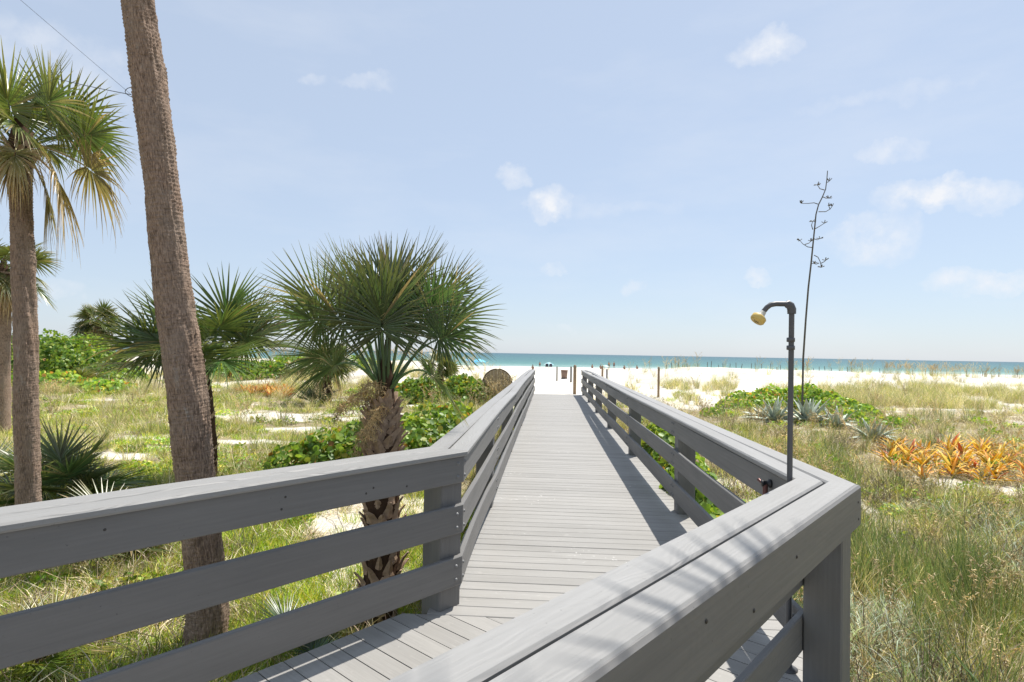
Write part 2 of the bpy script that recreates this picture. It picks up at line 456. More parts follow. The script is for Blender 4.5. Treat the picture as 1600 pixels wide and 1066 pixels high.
SEA_Z = -1.86
def build_sea():
    xs = np.concatenate([-np.geomspace(12, 20000, 40)[::-1], [0], np.geomspace(12, 20000, 40)])
    ys = 152 + np.concatenate([[0], np.geomspace(4, 20000, 60)])
    X, Y = np.meshgrid(xs, ys)
    V = np.stack([X, Y, np.full_like(X, SEA_Z)], -1).reshape(-1, 3)
    ny, nx = X.shape
    i = (np.arange(ny - 1)[:, None] * nx + np.arange(nx - 1)[None]).ravel()
    F = np.stack([i, i + 1, i + nx + 1, i + nx], -1)
    m, g, out = new_mat('gulf_water')
    b = g.n('ShaderNodeBsdfPrincipled')
    tc = g.n('ShaderNodeTexCoord'); P = tc.outputs['Object']
    sp = g.n('ShaderNodeSeparateXYZ'); g.l(P, sp.inputs[0])
    wob = g.noise(g.vmath('MULTIPLY', P, (0.004, 0.012, 1)).outputs[0], 1.0, 4, 0.6)
    yy = g.math('ADD', sp.outputs[1], g.math('MULTIPLY', g.math('SUBTRACT', wob, 0.5), 90.0))
    dep = g.math('DIVIDE', g.math('LOGARITHM', g.math('MAXIMUM', g.math('SUBTRACT', yy, 150.0), 1.0), 10.0), 4.0)
    # the sea bed shows through less with depth
    col = g.ramp(dep, [(0.25, (0.20, 0.33, 0.29)), (0.42, (0.10, 0.235, 0.215)), (0.55, (0.06, 0.165, 0.17)), (0.70, (0.045, 0.125, 0.145)), (1.0, (0.03, 0.085, 0.115))])
    foam = g.noise(g.vmath('MULTIPLY', P, (0.035, 0.34, 1)).outputs[0], 1.0, 6, 0.65)
    near = g.ramp(dep, [(0.24, 1.0), (0.45, 0.0)])
    fm = g.math('MULTIPLY', g.ramp(foam, [(0.50, 0.0), (0.58, 1.0)]), near)
    col = g.mix(fm, col, (0.75, 0.78, 0.78))
    g.l(col, b.inputs['Base Color'])
    b.inputs['Roughness'].default_value = 0.35; b.inputs['IOR'].default_value = 1.33
    b.inputs['Specular IOR Level'].default_value = 0.18
    wv = g.noise(g.vmath('MULTIPLY', P, (0.12, 0.45, 1)).outputs[0], 1.0, 6, 0.65)
    bp = g.n('ShaderNodeBump'); bp.inputs['Strength'].default_value = 0.8; bp.inputs['Distance'].default_value = 1.2
    g.l(wv, bp.inputs['Height']); g.l(bp.outputs[0], b.inputs['Normal'])
    g.l(b.outputs[0], out.inputs[0])
    tag(obj('sea', make_mesh('sea', V, F, m, True)), kind='structure')

build_sea()

# ------------------------------------------------------------------ boards
def board_mesh(name, a0, a1, b0, b1, z0, z1, mat, seg=1, ch=0.005, bow=0.0, zo=(0, 0), origin=(0, 0, 0), seed=0):
    """a board between edge lines a0-a1 and b0-b1 (2D), from z0 to z1, with chamfered edges; the ends may be mitred"""
    a0, a1, b0, b1 = [np.asarray(q, dtype=float)[:2] for q in (a0, a1, b0, b1)]
    rg = np.random.default_rng(seed)
    V = []; G = []
    L = np.linalg.norm(a1 - a0)
    off = rg.random(3) * 20
    wv = rg.normal(0, 1, 3)
    for i in range(seg + 1):
        s = i / seg
        A = a0 * (1 - s) + a1 * s; B = b0 * (1 - s) + b1 * s
        wid = np.linalg.norm(B - A); u = (B - A) / wid
        sh = bow * math.sin(math.pi * s) * wv[0]; dz = bow * math.sin(math.pi * s) * wv[1] + zo[0] * (1 - s) + zo[1] * s
        c = min(ch, wid * .3, (z1 - z0) * .3)
        prof = [(c, z0), (wid - c, z0), (wid, z0 + c), (wid, z1 - c), (wid - c, z1), (c, z1), (0, z1 - c), (0, z0 + c)]
        for q, zz in prof:
            pt = A + u * (q + sh)
            V.append((pt[0], pt[1], zz + dz)); G.append((s * L + off[0], q + off[1], zz + off[2]))
    F = []
    for i in range(seg):
        for k in range(8):
            F.append((i * 8 + k, i * 8 + (k + 1) % 8, (i + 1) * 8 + (k + 1) % 8, (i + 1) * 8 + k))
    F.append(tuple(range(7, -1, -1))); F.append(tuple(seg * 8 + k for k in range(8)))
    V = np.array(V) - np.asarray(origin)
    me = make_mesh(name, V, F, mat, False, None, G)
    me.validate()
    import bmesh
    bm = bmesh.new(); bm.from_mesh(me); bmesh.ops.recalc_face_normals(bm, faces=bm.faces); bm.to_mesh(me); bm.free()
    return me

def bolt_mesh(r=0.011, h=0.010, mat=None):
    V = [(0, 0, h * 1.15)]; F = []
    for k in range(10):
        a = k * math.tau / 10
        V += [(r * 1.25 * math.cos(a), r * 1.25 * math.sin(a), 0), (r * math.cos(a), r * math.sin(a), h * .55), (r * .6 * math.cos(a), r * .6 * math.sin(a), h)]
    for k in range(10):
        i, j = 1 + 3 * k, 1 + 3 * ((k + 1) % 10)
        F += [(i, j, j + 1, i + 1), (i + 1, j + 1, j + 2, i + 2), (i + 2, j + 2, 0)]
    return make_mesh('bolt', V, F, mat or M_BOLT, True)

BOLT = bolt_mesh(); SCREW = bolt_mesh(0.006, 0.003, M_DARKBOLT)

def face_rot(d2):
    """rotation that turns +Z to a horizontal direction"""
    return Vector((d2[0], d2[1], 0)).to_track_quat('Z', 'Y').to_euler()

BOARDS = [(0.848, 1.028), (0.505, 0.700), (0.155, 0.350)]
BT = 0.038

def clip_poly(poly, p, n):
    """keep the side of the line through p where (q - p).n >= 0"""
    out = []
    for i in range(len(poly)):
        a, b = poly[i], poly[(i + 1) % len(poly)]
        da, db = (a - p) @ n, (b - p) @ n
        if da >= 0: out.append(a)
        if (da >= 0) != (db >= 0): out.append(a + (b - a) * (da / (da - db)))
    return out

def build_deck():
    root = empty('boardwalk', (0, 0, 0)); tag(root, kind='structure')
    pw, gap, th = 0.140, 0.007, 0.032
    EDGE = 0.235
    # long straight run: planks lie across, all from one mesh
    me = board_mesh('plank', (0, 0), (W1 + 2 * EDGE, 0), (0, pw), (W1 + 2 * EDGE, pw), -th, 0, M_DECK, 1, 0.004)
    n = int((T_END + 0.12) / (pw + gap))
    t0 = -0.12
    rot = -A1
    for k in range(n + 1):
        t = t0 + k * (pw + gap)
        o = obj('plank', me, root)
        p = LC + D1 * t - N1 * (EDGE + RNG.uniform(-.008, .008))
        o.location = (p[0], p[1], RNG.uniform(-.0015, .0015)); o.rotation_euler = (RNG.uniform(-.006, .006), 0, rot + RNG.uniform(-.0012, .0012))
    # approach run: planks cut to the angled seam
    seam = LC + D1 * (t0 - 0.008)
    wid = float((RC - LC) @ M2)
    c0 = LC - M2 * EDGE
    i = 0
    for k in range(-26, 36):
        s0 = -k * (pw + gap); a = c0 - D2 * (k * (pw + gap)); L = wid + 2 * EDGE
        poly = [a, a + M2 * L, a + M2 * L + D2 * pw, a + D2 * pw]
        poly = clip_poly(poly, seam, -D1)
        # stay left of the right railing's outer edge of the boardwalk
        poly = clip_poly(poly, RC + N1 * EDGE, -N1) if len(poly) > 2 else poly
        if len(poly) < 3: continue
        P = np.array(poly)
        nv = len(P)
        z = RNG.uniform(-.0015, .0015)
        V = np.concatenate([np.c_[P, np.full(nv, -th)], np.c_[P, np.full(nv, z)]])
        F = [tuple(range(nv - 1, -1, -1)), tuple(range(nv, 2 * nv))] + [(q, (q + 1) % nv, nv + (q + 1) % nv, nv + q) for q in range(nv)]
        if ((P[1] - P[0])[0] * (P[2] - P[1])[1] - (P[1] - P[0])[1] * (P[2] - P[1])[0]) < 0: F = [tuple(reversed(f)) for f in F]
        G = np.c_[(V[:, :2] @ M2) + k * 1.7, (V[:, :2] @ D2) + k * .37, V[:, 2]]
        obj('plank', make_mesh('plank', V, F, M_DECK, False, None, G), root)
    # joists and pilings below
    for oo in (-0.17, W1 / 2, W1 + 0.17):
        a = LC + N1 * oo + D1 * 0.05; b = a + D1 * (T_END - 0.2)
        obj('joist', board_mesh('joist', a - N1 * .022, b - N1 * .022, a + N1 * .022, b + N1 * .022, -.205, -.036, M_JOIST, 1), root)
    for oo in (-0.17, wid / 2, wid + 0.17):
        a = LC + M2 * oo - D2 * 0.15 - D2 * max(0, (oo) * 0.25); b = a - D2 * 4.6
        obj('joist', board_mesh('joist', a - M2 * .022, b - M2 * .022, a + M2 * .022, b + M2 * .022, -.205, -.036, M_JOIST, 1), root)

build_deck()

def post_mesh(name, c, d, n, w, z0, z1, mat=None, seed=0):
    a = c - d * w / 2 - n * w / 2; b = c + d * w / 2 - n * w / 2
    # long axis upright: build as a vertical chamfered prism
    ch = 0.008; h = w / 2
    prof = [(-h + ch, -h), (h - ch, -h), (h, -h + ch), (h, h - ch), (h - ch, h), (-h + ch, h), (-h, h - ch), (-h, -h + ch)]
    rg = np.random.default_rng(seed); off = rg.random(3) * 20
    V = []; G = []
    for z in (z0, z1):
        for u, v in prof:
            p = c + d * u + n * v
            V.append((p[0], p[1], z)); G.append((z + off[0], u + off[1], v + off[2]))
    F = [tuple(range(7, -1, -1)), tuple(range(8, 16))] + [(k, (k + 1) % 8, 8 + (k + 1) % 8, 8 + k) for k in range(8)]
    if d[0] * n[1] - d[1] * n[0] < 0: F = [tuple(reversed(f)) for f in F]
    return make_mesh(name, V, F, mat or M_RAIL, False, None, G)

POST_T = [2.69, 6.45, 10.2, 13.95, 17.7, T_END - 0.13]

def build_railing(side):
    """side -1: left railing, +1: right railing. Out is the direction away from the walkway."""
    C = LC if side < 0 else RC
    o1 = N1 * side; o2 = M2 * side
    if side < 0:
        root = empty('railing', (0, 0, 0), 'grey board railing on the left side of the boardwalk, beside the palms', 'railing', 'boardwalk railings')
    else:
        root = empty('railing', (0, 0, 0), 'grey board railing on the right, with the shower pipe at its corner', 'railing', 'boardwalk railings')
    sd = 100 * (side + 2)
    def corner(off):
        # point offset `off` outward from both inner cap edges (on the mitre)
        A = np.array([o1, o2]); r = np.array([off + C @ o1, off + C @ o2])
        return np.linalg.solve(A, r)
    t_off = float((corner(0) - LC) @ D1)
    # per-post sag of the long run
    rg = np.random.default_rng(sd)
    stations = [0.0] + [t - (t_off if side > 0 else 0) for t in POST_T]
    far = T_END + 0.06 - t_off
    wob = [0, 0.0] + list(rg.normal(0, .015, len(POST_T) - 1))
    lat = [0, 0.0] + list(rg.normal(0, .017, len(POST_T) - 1))
    near_len = 4.7
    mid = CAPW / 2
    # caps: two boards each run, mitred at the corner
    for q0, q1 in ((0.0, mid - 0.008), (mid + 0.008, CAPW)):
        ca, cb = corner(q0), corner(q1)
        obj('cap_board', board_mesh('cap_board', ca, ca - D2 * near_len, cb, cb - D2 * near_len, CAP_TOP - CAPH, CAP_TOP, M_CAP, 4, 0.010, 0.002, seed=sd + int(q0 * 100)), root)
        prev = 0
        for k in range(1, len(stations)):
            s0 = stations[k - 1]; s1 = stations[k] if k < len(stations) - 1 else far
            if k % 2 == 1 and k < len(stations) - 1: continue
            p0 = stations[k - 2] if k >= 2 else 0
            if k == len(stations) - 1 and k % 2 == 1: p0 = stations[k - 1]
            i0 = stations.index(p0)
            def edge(off, st, i, first):
                base = corner(off) if first else C + o1 * off + D1 * st
                return base + o1 * lat[i]
            f = p0 == 0
            bm_ = board_mesh('cap_board', edge(q0, p0 + .002, i0, f), edge(q0, s1, k, False), edge(q1, p0 + .002, i0, f), edge(q1, s1, k, False),
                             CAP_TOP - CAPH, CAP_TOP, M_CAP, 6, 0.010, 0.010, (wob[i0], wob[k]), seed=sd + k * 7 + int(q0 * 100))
            obj('cap_board', bm_, root)
    # inner face boards
    fi = 0.026
    for bi, (z0, z1) in enumerate(BOARDS):
        ca, cb = corner(fi), corner(fi + BT)
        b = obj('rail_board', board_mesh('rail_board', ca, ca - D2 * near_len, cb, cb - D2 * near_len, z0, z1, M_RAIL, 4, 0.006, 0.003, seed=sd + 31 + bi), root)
        for dz in (0.045, 0.135):
            q = ca - D2 * 0.055
            e = obj('bolt', BOLT, b, (q[0] - o2[0] * .0, q[1] - o2[1] * .0, z0 + dz)); e.rotation_euler = face_rot(-o2)
        for k in range(1, len(stations)):
            st0, st1 = stations[k - 1], stations[k] if k < len(stations) - 1 else far - 0.02
            A0 = corner(fi) if k == 1 else C + o1 * (fi + lat[k - 1]) + D1 * (st0 + .002)
            B0 = corner(fi + BT) if k == 1 else C + o1 * (fi + BT + lat[k - 1]) + D1 * (st0 + .002)
            A1_ = C + o1 * (fi + lat[k]) + D1 * (st1 - .002); B1_ = C + o1 * (fi + BT + lat[k]) + D1 * (st1 - .002)
            b = obj('rail_board', board_mesh('rail_board', A0, A1_, B0, B1_, z0, z1, M_RAIL, 6, 0.006, 0.006, (wob[k - 1], wob[k]), seed=sd + 51 + bi * 9 + k), root)
            for st, i, s in ((st0, k - 1, 1), (st1, k, -1)):
                for dz in (0.045, 0.14):
                    q = C + o1 * (fi + lat[i]) + D1 * (st + s * 0.045)
                    e = obj('bolt', BOLT, b, (q[0], q[1], z0 + dz + wob[i])); e.rotation_euler = face_rot(-o1)
    # posts
    pc = fi + BT + POST / 2 + 0.003
    c = corner(pc); gz = float(ground(c[0], c[1]))
    dd, nn = (D2, o2)
    cp = c - D2 * 0.02
    obj('post', post_mesh('post', cp, dd, nn, POST, gz - 0.15, CAP_TOP - CAPH - 0.002, seed=sd), root)
    cp = C + o2 * pc - D2 * 3.7; gz = float(ground(cp[0], cp[1]))
    obj('post', post_mesh('post', cp, dd, nn, POST, gz - 0.15, CAP_TOP - CAPH - 0.002, seed=sd + 1), root)
    for k in range(1, len(stations)):
        cp = C + o1 * (pc + lat[k]) + D1 * stations[k]; gz = float(ground(cp[0], cp[1]))
        obj('post', post_mesh('post', cp, D1, o1, POST, gz - 0.15, CAP_TOP - CAPH - 0.004 + wob[k], seed=sd + 2 + k), root)
    # outer face board of the near run, on the camera side
    if side > 0:
        ca, cb = corner(CAPW - 0.012 - BT + .032), corner(CAPW - 0.012 + .028)
        z0, z1 = BOARDS[0]
        b = obj('rail_board', board_mesh('rail_board', ca, ca - D2 * near_len, cb, cb - D2 * near_len, z0, z1 + .0385, M_RAIL, 4, 0.012, 0.003, seed=sd + 91), root)
        for s, dz in ((.06, .05), (.07, .14), (1.15, .12), (1.62, .06), (2.0, .15), (2.25, .04)):
            q = cb - D2 * s
            e = obj('screw', SCREW, b, (q[0], q[1], z0 + dz)); e.rotation_euler = face_rot(o2)
    else:
        for s, dz in ((.5, .05), (.75, .08), (.8, .055), (1.3, .12), (1.32, .06), (2.1, .12)):
            q = C + o2 * fi - D2 * s
            e = obj('screw', SCREW, root, (q[0], q[1], BOARDS[0][0] + dz)); e.rotation_euler = face_rot(-o2)

build_railing(-1); build_railing(1)

# ------------------------------------------------------------------ tubes
def tube(P, Rad, sides=8, col=(1, 1, 1), cap=True):
    P = np.asarray(P, dtype=float); Rad = np.broadcast_to(np.asarray(Rad, dtype=float), (len(P),))
    T = np.gradient(P, axis=0); T /= np.linalg.norm(T, axis=1)[:, None] + 1e-9
    ref = np.array([0, 0, 1.0]) if abs(T[0][2]) < 0.9 else np.array([1.0, 0, 0])
    V = []
    for p, t, r in zip(P, T, Rad):
        u = np.cross(t, ref); u /= np.linalg.norm(u) + 1e-9; v = np.cross(t, u); ref = -v if False else ref
        for k in range(sides):
            a = k * math.tau / sides
            V.append(p + r * (math.cos(a) * u + math.sin(a) * v))
    n = len(P); F = []
    for i in range(n - 1):
        for k in range(sides):
            F.append((i * sides + k, (i + 1) * sides + k, (i + 1) * sides + (k + 1) % sides, i * sides + (k + 1) % sides))
    return np.array(V), np.array(F)

def lathe(profile, sides=16):
    V = []; F = []
    for r, z in profile:
        for k in range(sides):
            a = k * math.tau / sides; V.append((r * math.cos(a), r * math.sin(a), z))
    for i in range(len(profile) - 1):
        for k in range(sides):
            F.append((i * sides + k, i * sides + (k + 1) % sides, (i + 1) * sides + (k + 1) % sides, (i + 1) * sides + k))
    F.append(tuple(range(sides - 1, -1, -1))); F.append(tuple((len(profile) - 1) * sides + k for k in range(sides)))
    return V, F

# ------------------------------------------------------------------ palms
def frond_mesh(rg, az, el, pet, blade, nseg=46, bend=0.5, droop=0.35, green=(0.06, 0.10, 0.03), dead=0.0, roll=0.0, lift=0.25, wide=1.0, fan=140):
    acc = Acc()
    nseg = int(nseg * 1.2)
    green = np.asarray(green, dtype=float)
    straw = np.array([0.42, 0.31, 0.17]); brown = np.array([0.24, 0.14, 0.075])
    # petiole, arching with its own weight
    n = 9; P = [np.zeros(3)]; e = el
    for i in range(n):
        d = np.array([math.cos(e) * math.cos(az), math.cos(e) * math.sin(az), math.sin(e)])
        P.append(P[-1] + d * pet / n); e -= bend / n * math.cos(e) * (0.5 + i / n)
    P = np.array(P)
    V, F = tube(P, np.linspace(0.020, 0.009, n + 1) * (0.6 + 0.5 * blade), 5)
    pc = green * 1.5 * (1 - dead) + straw * dead
    acc.add(V, F, pc)
    u = P[-1] - P[-2]; u /= np.linalg.norm(u)
    s = np.cross(u, [0, 0, 1.0])
    if np.linalg.norm(s) < 0.15: s = np.array([-math.sin(az), math.cos(az), 0.0])
    s /= np.linalg.norm(s); nn = np.cross(s, u)
    cr, sr = math.cos(roll), math.sin(roll)
    s, nn = s * cr + nn * sr, nn * cr - s * sr
    hub = P[-1]
    tmax = R(fan)
    fr = np.array([0.02, 0.22, 0.42, 0.62, 0.82, 1.0])
    sp = 2 * tmax / nseg
    broken = 0.10 + 0.5 * dead
    V = []; F = []; C = []; q = 0
    for k in range(nseg):
        th = -tmax + (k + 0.5) * sp + rg.normal(0, 0.03)
        a = abs(th) / tmax
        L = blade * (0.62 + 0.42 * math.cos(th * 0.55)) * rg.uniform(0.92, 1.06)
        # costa: middle segments leave from further along a recurved rib
        cs = 0.22 * blade * (1 - a) ** 1.4
        root = hub + u * cs - nn * cs * cs * 0.9 / blade
        dr = math.cos(th) * u + math.sin(th) * s + nn * lift * (abs(math.sin(th)) - 0.35)
        dr -= nn * 0.25 * (1 - a)
        dr /= np.linalg.norm(dr)
        ac = np.cross(nn, dr); ac /= np.linalg.norm(ac)
        wd = sp * L * 0.5 * wide
        w = np.array([0.10, 0.22, 0.235, 0.15, 0.08, 0.007]) * wd * 2.0
        g_ = droop * 0.42 * rg.uniform(0.5, 1.5) * (1 + 1.6 * dead)
        if rg.random() < broken: g_ *= rg.uniform(1.6, 3.2)
        hor = math.sqrt(max(0.05, 1 - dr[2] ** 2))
        pts = root + np.outer(fr * L, dr)
        sag = g_ * L * hor * np.clip(fr - 0.25, 0, 1) ** 2.0
        pts[:, 2] -= sag * 1.15
        pts -= np.outer(sag * 0.55, np.array([dr[0], dr[1], 0]))
        fold = w * 0.55 + 0.001
        for i in range(6):
            V += [pts[i] - ac * w[i] + nn * fold[i] * .5, pts[i] - nn * fold[i] * .5, pts[i] + ac * w[i] + nn * fold[i] * .5]
        for i in range(5):
            b = q + 3 * i
            F += [(b, b + 1, b + 4, b + 3), (b + 1, b + 2, b + 5, b + 4)]
        q += 18
        tone = rg.uniform(0.75, 1.3)
        base = green * tone * np.array([rg.uniform(0.85, 1.25), 1, 1])
        dd = np.clip(dead + rg.normal(0, 0.18 if dead > 0 else 0.0), 0, 1)
        if rg.random() < 0.035: dd = max(dd, 0.6)
        tip = base * (1 - 0.35) + straw * 0.35
        c = []
        for f_ in fr:
            x = base * (1 - f_ ** 4) + tip * f_ ** 4
            dx = np.clip(dd * (0.5 + f_ * 0.9), 0, 1)
            dcol = straw * (1 - 0.45 * (k % 3 == 0)) + brown * 0.45 * (k % 3 == 0)
            x = x * (1 - dx) + dcol * dx
            c += [x, x * 0.92, x]
        C += c
        # a hanging thread between segments, as cabbage palms have
    acc.add(np.array(V), np.array(F), np.array(C))
    return acc.mesh('frond', M_FROND)

def trunk_mesh(name, path, rad, nring, sides, seed, rings=0.006, rough=0.008, lump=None):
    """path: (k,3) control points, rad: radii at the control points; ring scars and fissures are modelled in the surface"""
    path = np.asarray(path, dtype=float); rad = np.asarray(rad, dtype=float)
    t = np.linspace(0, 1, nring); tc = np.linspace(0, 1, len(path))
    # smooth interpolation through the control points
    def smooth(y):
        yy = np.interp(t, tc, y); k = max(3, nring // (len(path) * 2)) | 1
        pad = np.concatenate([2 * yy[0] - yy[1:k][::-1], yy, 2 * yy[-1] - yy[-k:-1][::-1]])
        return np.convolve(pad, np.ones(k) / k, 'same')[k - 1:k - 1 + nring]
    P = np.stack([smooth(path[:, i]) for i in range(3)], -1)
    Rr = smooth(rad)
    T = np.gradient(P, axis=0); T /= np.linalg.norm(T, axis=1)[:, None]
    s = np.concatenate([[0], np.cumsum(np.linalg.norm(np.diff(P, axis=0), axis=1))])
    th = np.arange(sides) * math.tau / sides
    TH, S = np.meshgrid(th, s)
    cx, cy = np.cos(TH) * 4, np.sin(TH) * 4
    wav = S + 0.03 * (fbm(cx * 0.6, S * 1.5 + cy, seed) - 0.5)
    ph = wav / 0.034 + 0.8 * fbm(S * 3, S * 0 + seed, seed + 5)
    saw = ph - np.floor(ph)
    d = rings * (saw ** 1.5 - 0.5) * (0.5 + fbm(cx + cy, S * 8, seed + 2))
    d *= 0.4 + 1.2 * sstep(.35, .65, fbm(cx * .5 + 3, S * .9 + cy * .5, seed + 8))
    d += rough * (fbm(TH * 16 + 31 * np.cos(TH), S * 9, seed + 3, 3) - 0.5) * 2
    d += 0.022 * (fbm(cx * .35 + 7, S * 1.2 + cy * .35, seed + 4) - 0.5) * 2
    RR = Rr[:, None] + d
    ref = np.array([0, 1.0, 0])
    U = np.cross(ref, T); U /= np.linalg.norm(U, axis=1)[:, None]; Vv = np.cross(T, U)
    X = P[:, None, :] + RR[..., None] * (np.cos(TH)[..., None] * U[:, None, :] + np.sin(TH)[..., None] * Vv[:, None, :])
    G = np.stack([TH * 0.16 + 3, S, np.zeros_like(S)], -1)
    G[..., 0] = np.abs(((TH / math.tau + .5) % 1) - .5) * 2 * 0.5
    i = np.arange(nring - 1)[:, None] * sides; k = np.arange(sides)[None]; k2 = (k + 1) % sides
    F = np.stack([i + k, i + k2, i + sides + k2, i + sides + k], -1).reshape(-1, 4)
    return make_mesh(name, X.reshape(-1, 3), F, M_TRUNK, True, None, G.reshape(-1, 3)), P, Rr

def boot_mesh(seed):
    """split stub of an old leaf stalk clasping the trunk: pale, wedge shaped, curling away at the top"""
    rg = np.random.default_rng(seed)
    L = 0.20; V = []; F = []
    for i in range(6):
        s = i / 5
        w = 0.060 * (1 - s) ** 0.8 + 0.016; t = 0.018 * (1 - s) + 0.005
        out = 0.016 + 0.085 * s ** 1.7; z = s * L - 0.03
        sk = rg.normal(0, .005)
        V += [(-w + sk, out - 0.02, z), (0 + sk, out - 0.004 + t, z), (w + sk, out - 0.02, z), (w * .6 + sk, out - 0.022 - t * .3, z), (-w * .6 + sk, out - 0.022 - t * .3, z)]
    for i in range(5):
        for k in range(5):
            F.append((i * 5 + k, i * 5 + (k + 1) % 5, (i + 1) * 5 + (k + 1) % 5, (i + 1) * 5 + k))
    F.append((25, 26, 27, 28, 29))
    return make_mesh('leaf_base', V, F, M_BOOT, False)

BOOTS = [boot_mesh(k) for k in range(4)]

def crown_core(rg, r, h):
    """fibrous heart of the crown with a few unopened spear leaves"""
    prof = [(r * .9, -h * .45), (r * 1.15, -h * .2), (r * 1.0, 0.0), (r * .65, h * .3), (r * .25, h * .55), (0.01, h * .7)]
    V, F = lathe(prof, 14)
    V = np.array(V); V += rg.normal(0, r * .06, V.shape)
    for k in range(3):
        a = rg.uniform(0, 6.28); q = np.array([math.cos(a), math.sin(a), 0]) * r * .3
        sv, sf = tube([q, q * 1.2 + [0, 0, h * .6], q * 2.0 + [0, 0, h * 1.15]], [.02, .016, .003], 5)
        n0 = len(V); V = np.concatenate([V, sv]); F += [tuple(int(x) + n0 for x in f) for f in sf]
    return make_mesh('crown', V, F, M_FIBRE, True)

def palm(label, base, path, rad, fronds, seed, nring=160, sides=28, boots=0, boot_z=(0.1, 1), group='palms among the dunes', name='palm_tree', core=1.0, rings=.006, rough=.008, boot_s=1.0):
    """fronds: dicts for frond_mesh; path in metres relative to base"""
    rg = np.random.default_rng(seed)
    root = empty(name, tuple(base), label, 'palm tree', group)
    tm, P, Rr = trunk_mesh('trunk', path, rad, nring, sides, seed, rings, rough)
    tr = obj('trunk', tm, root)
    if boots >= 40: tm.materials[0] = M_FIBRE          # darker trunk material, for dark gaps between the old leaf bases
    top = P[-1]
    if boots:
        n = len(P)
        for k in range(boots):
            f = boot_z[0] + (boot_z[1] - boot_z[0]) * (k + .5) / boots
            i = min(n - 1, int(f * (n - 1))); a = k * 2.39996 + rg.normal(0, .12)
            b = obj('leaf_base', BOOTS[k % 4], tr)
            r = Rr[i] - 0.012
            b.location = P[i] + np.array([math.cos(a) * r, math.sin(a) * r, 0])
            sc_ = boot_s * rg.uniform(.75, 1.2)
            b.rotation_euler = (rg.normal(0, .1) - .05, rg.normal(0, .12), a - math.pi / 2); b.scale = (sc_ * rg.uniform(.8, 1.15), sc_, sc_ * rg.uniform(.8, 1.2))
    cr = obj('crown', crown_core(rg, Rr[-1] * core, 0.5 * core), root, tuple(top))
    for fd in fronds:
        fd = dict(fd); z = fd.pop('z', 0.0)
        o = obj('frond', frond_mesh(rg, **fd), cr)
        a = fd['az']; o.location = (math.cos(a) * Rr[-1] * .55, math.sin(a) * Rr[-1] * .55, z)
    return root, cr

def crown_fronds(rg, n, pet, blade, el_hi, el_lo, nseg=40, dead_n=0, green=(0.055, 0.095, 0.028), power=1.0, droop=.35, az0=0.0, **kw):
    out = []
    for k in range(n):
        f = (k + .5) / n
        el = el_hi + (el_lo - el_hi) * f ** power + rg.normal(0, .07)
        gr = np.array(green) * rg.uniform(.8, 1.25) * np.array([rg.uniform(.9, 1.3), 1, rg.uniform(.8, 1.1)])
        out.append(dict(az=az0 + k * 2.39996 + rg.normal(0, .15), el=el, pet=pet * rg.uniform(.85, 1.15), blade=blade * rg.uniform(.88, 1.1), nseg=nseg,
                        bend=rg.uniform(.35, .8), droop=droop * rg.uniform(.7, 1.4), green=gr, dead=0.0, roll=rg.normal(0, .65), z=rg.uniform(-.05, .12) - .12 * f, **kw))
    for k in range(dead_n):
        out.append(dict(az=az0 + 1.0 + k * 2.39996 + rg.normal(0, .2), el=rg.uniform(-.9, -.35), pet=pet * rg.uniform(.7, 1.0), blade=blade * rg.uniform(.75, .95), nseg=nseg,
                        bend=.7, droop=.7, green=(0.08, 0.09, 0.03), dead=rg.uniform(.45, 1.0), roll=rg.normal(0, .4), z=-.22, **kw))
    return out

def rel(px, py, y, base):
    return at_depth(px, py, y) - base

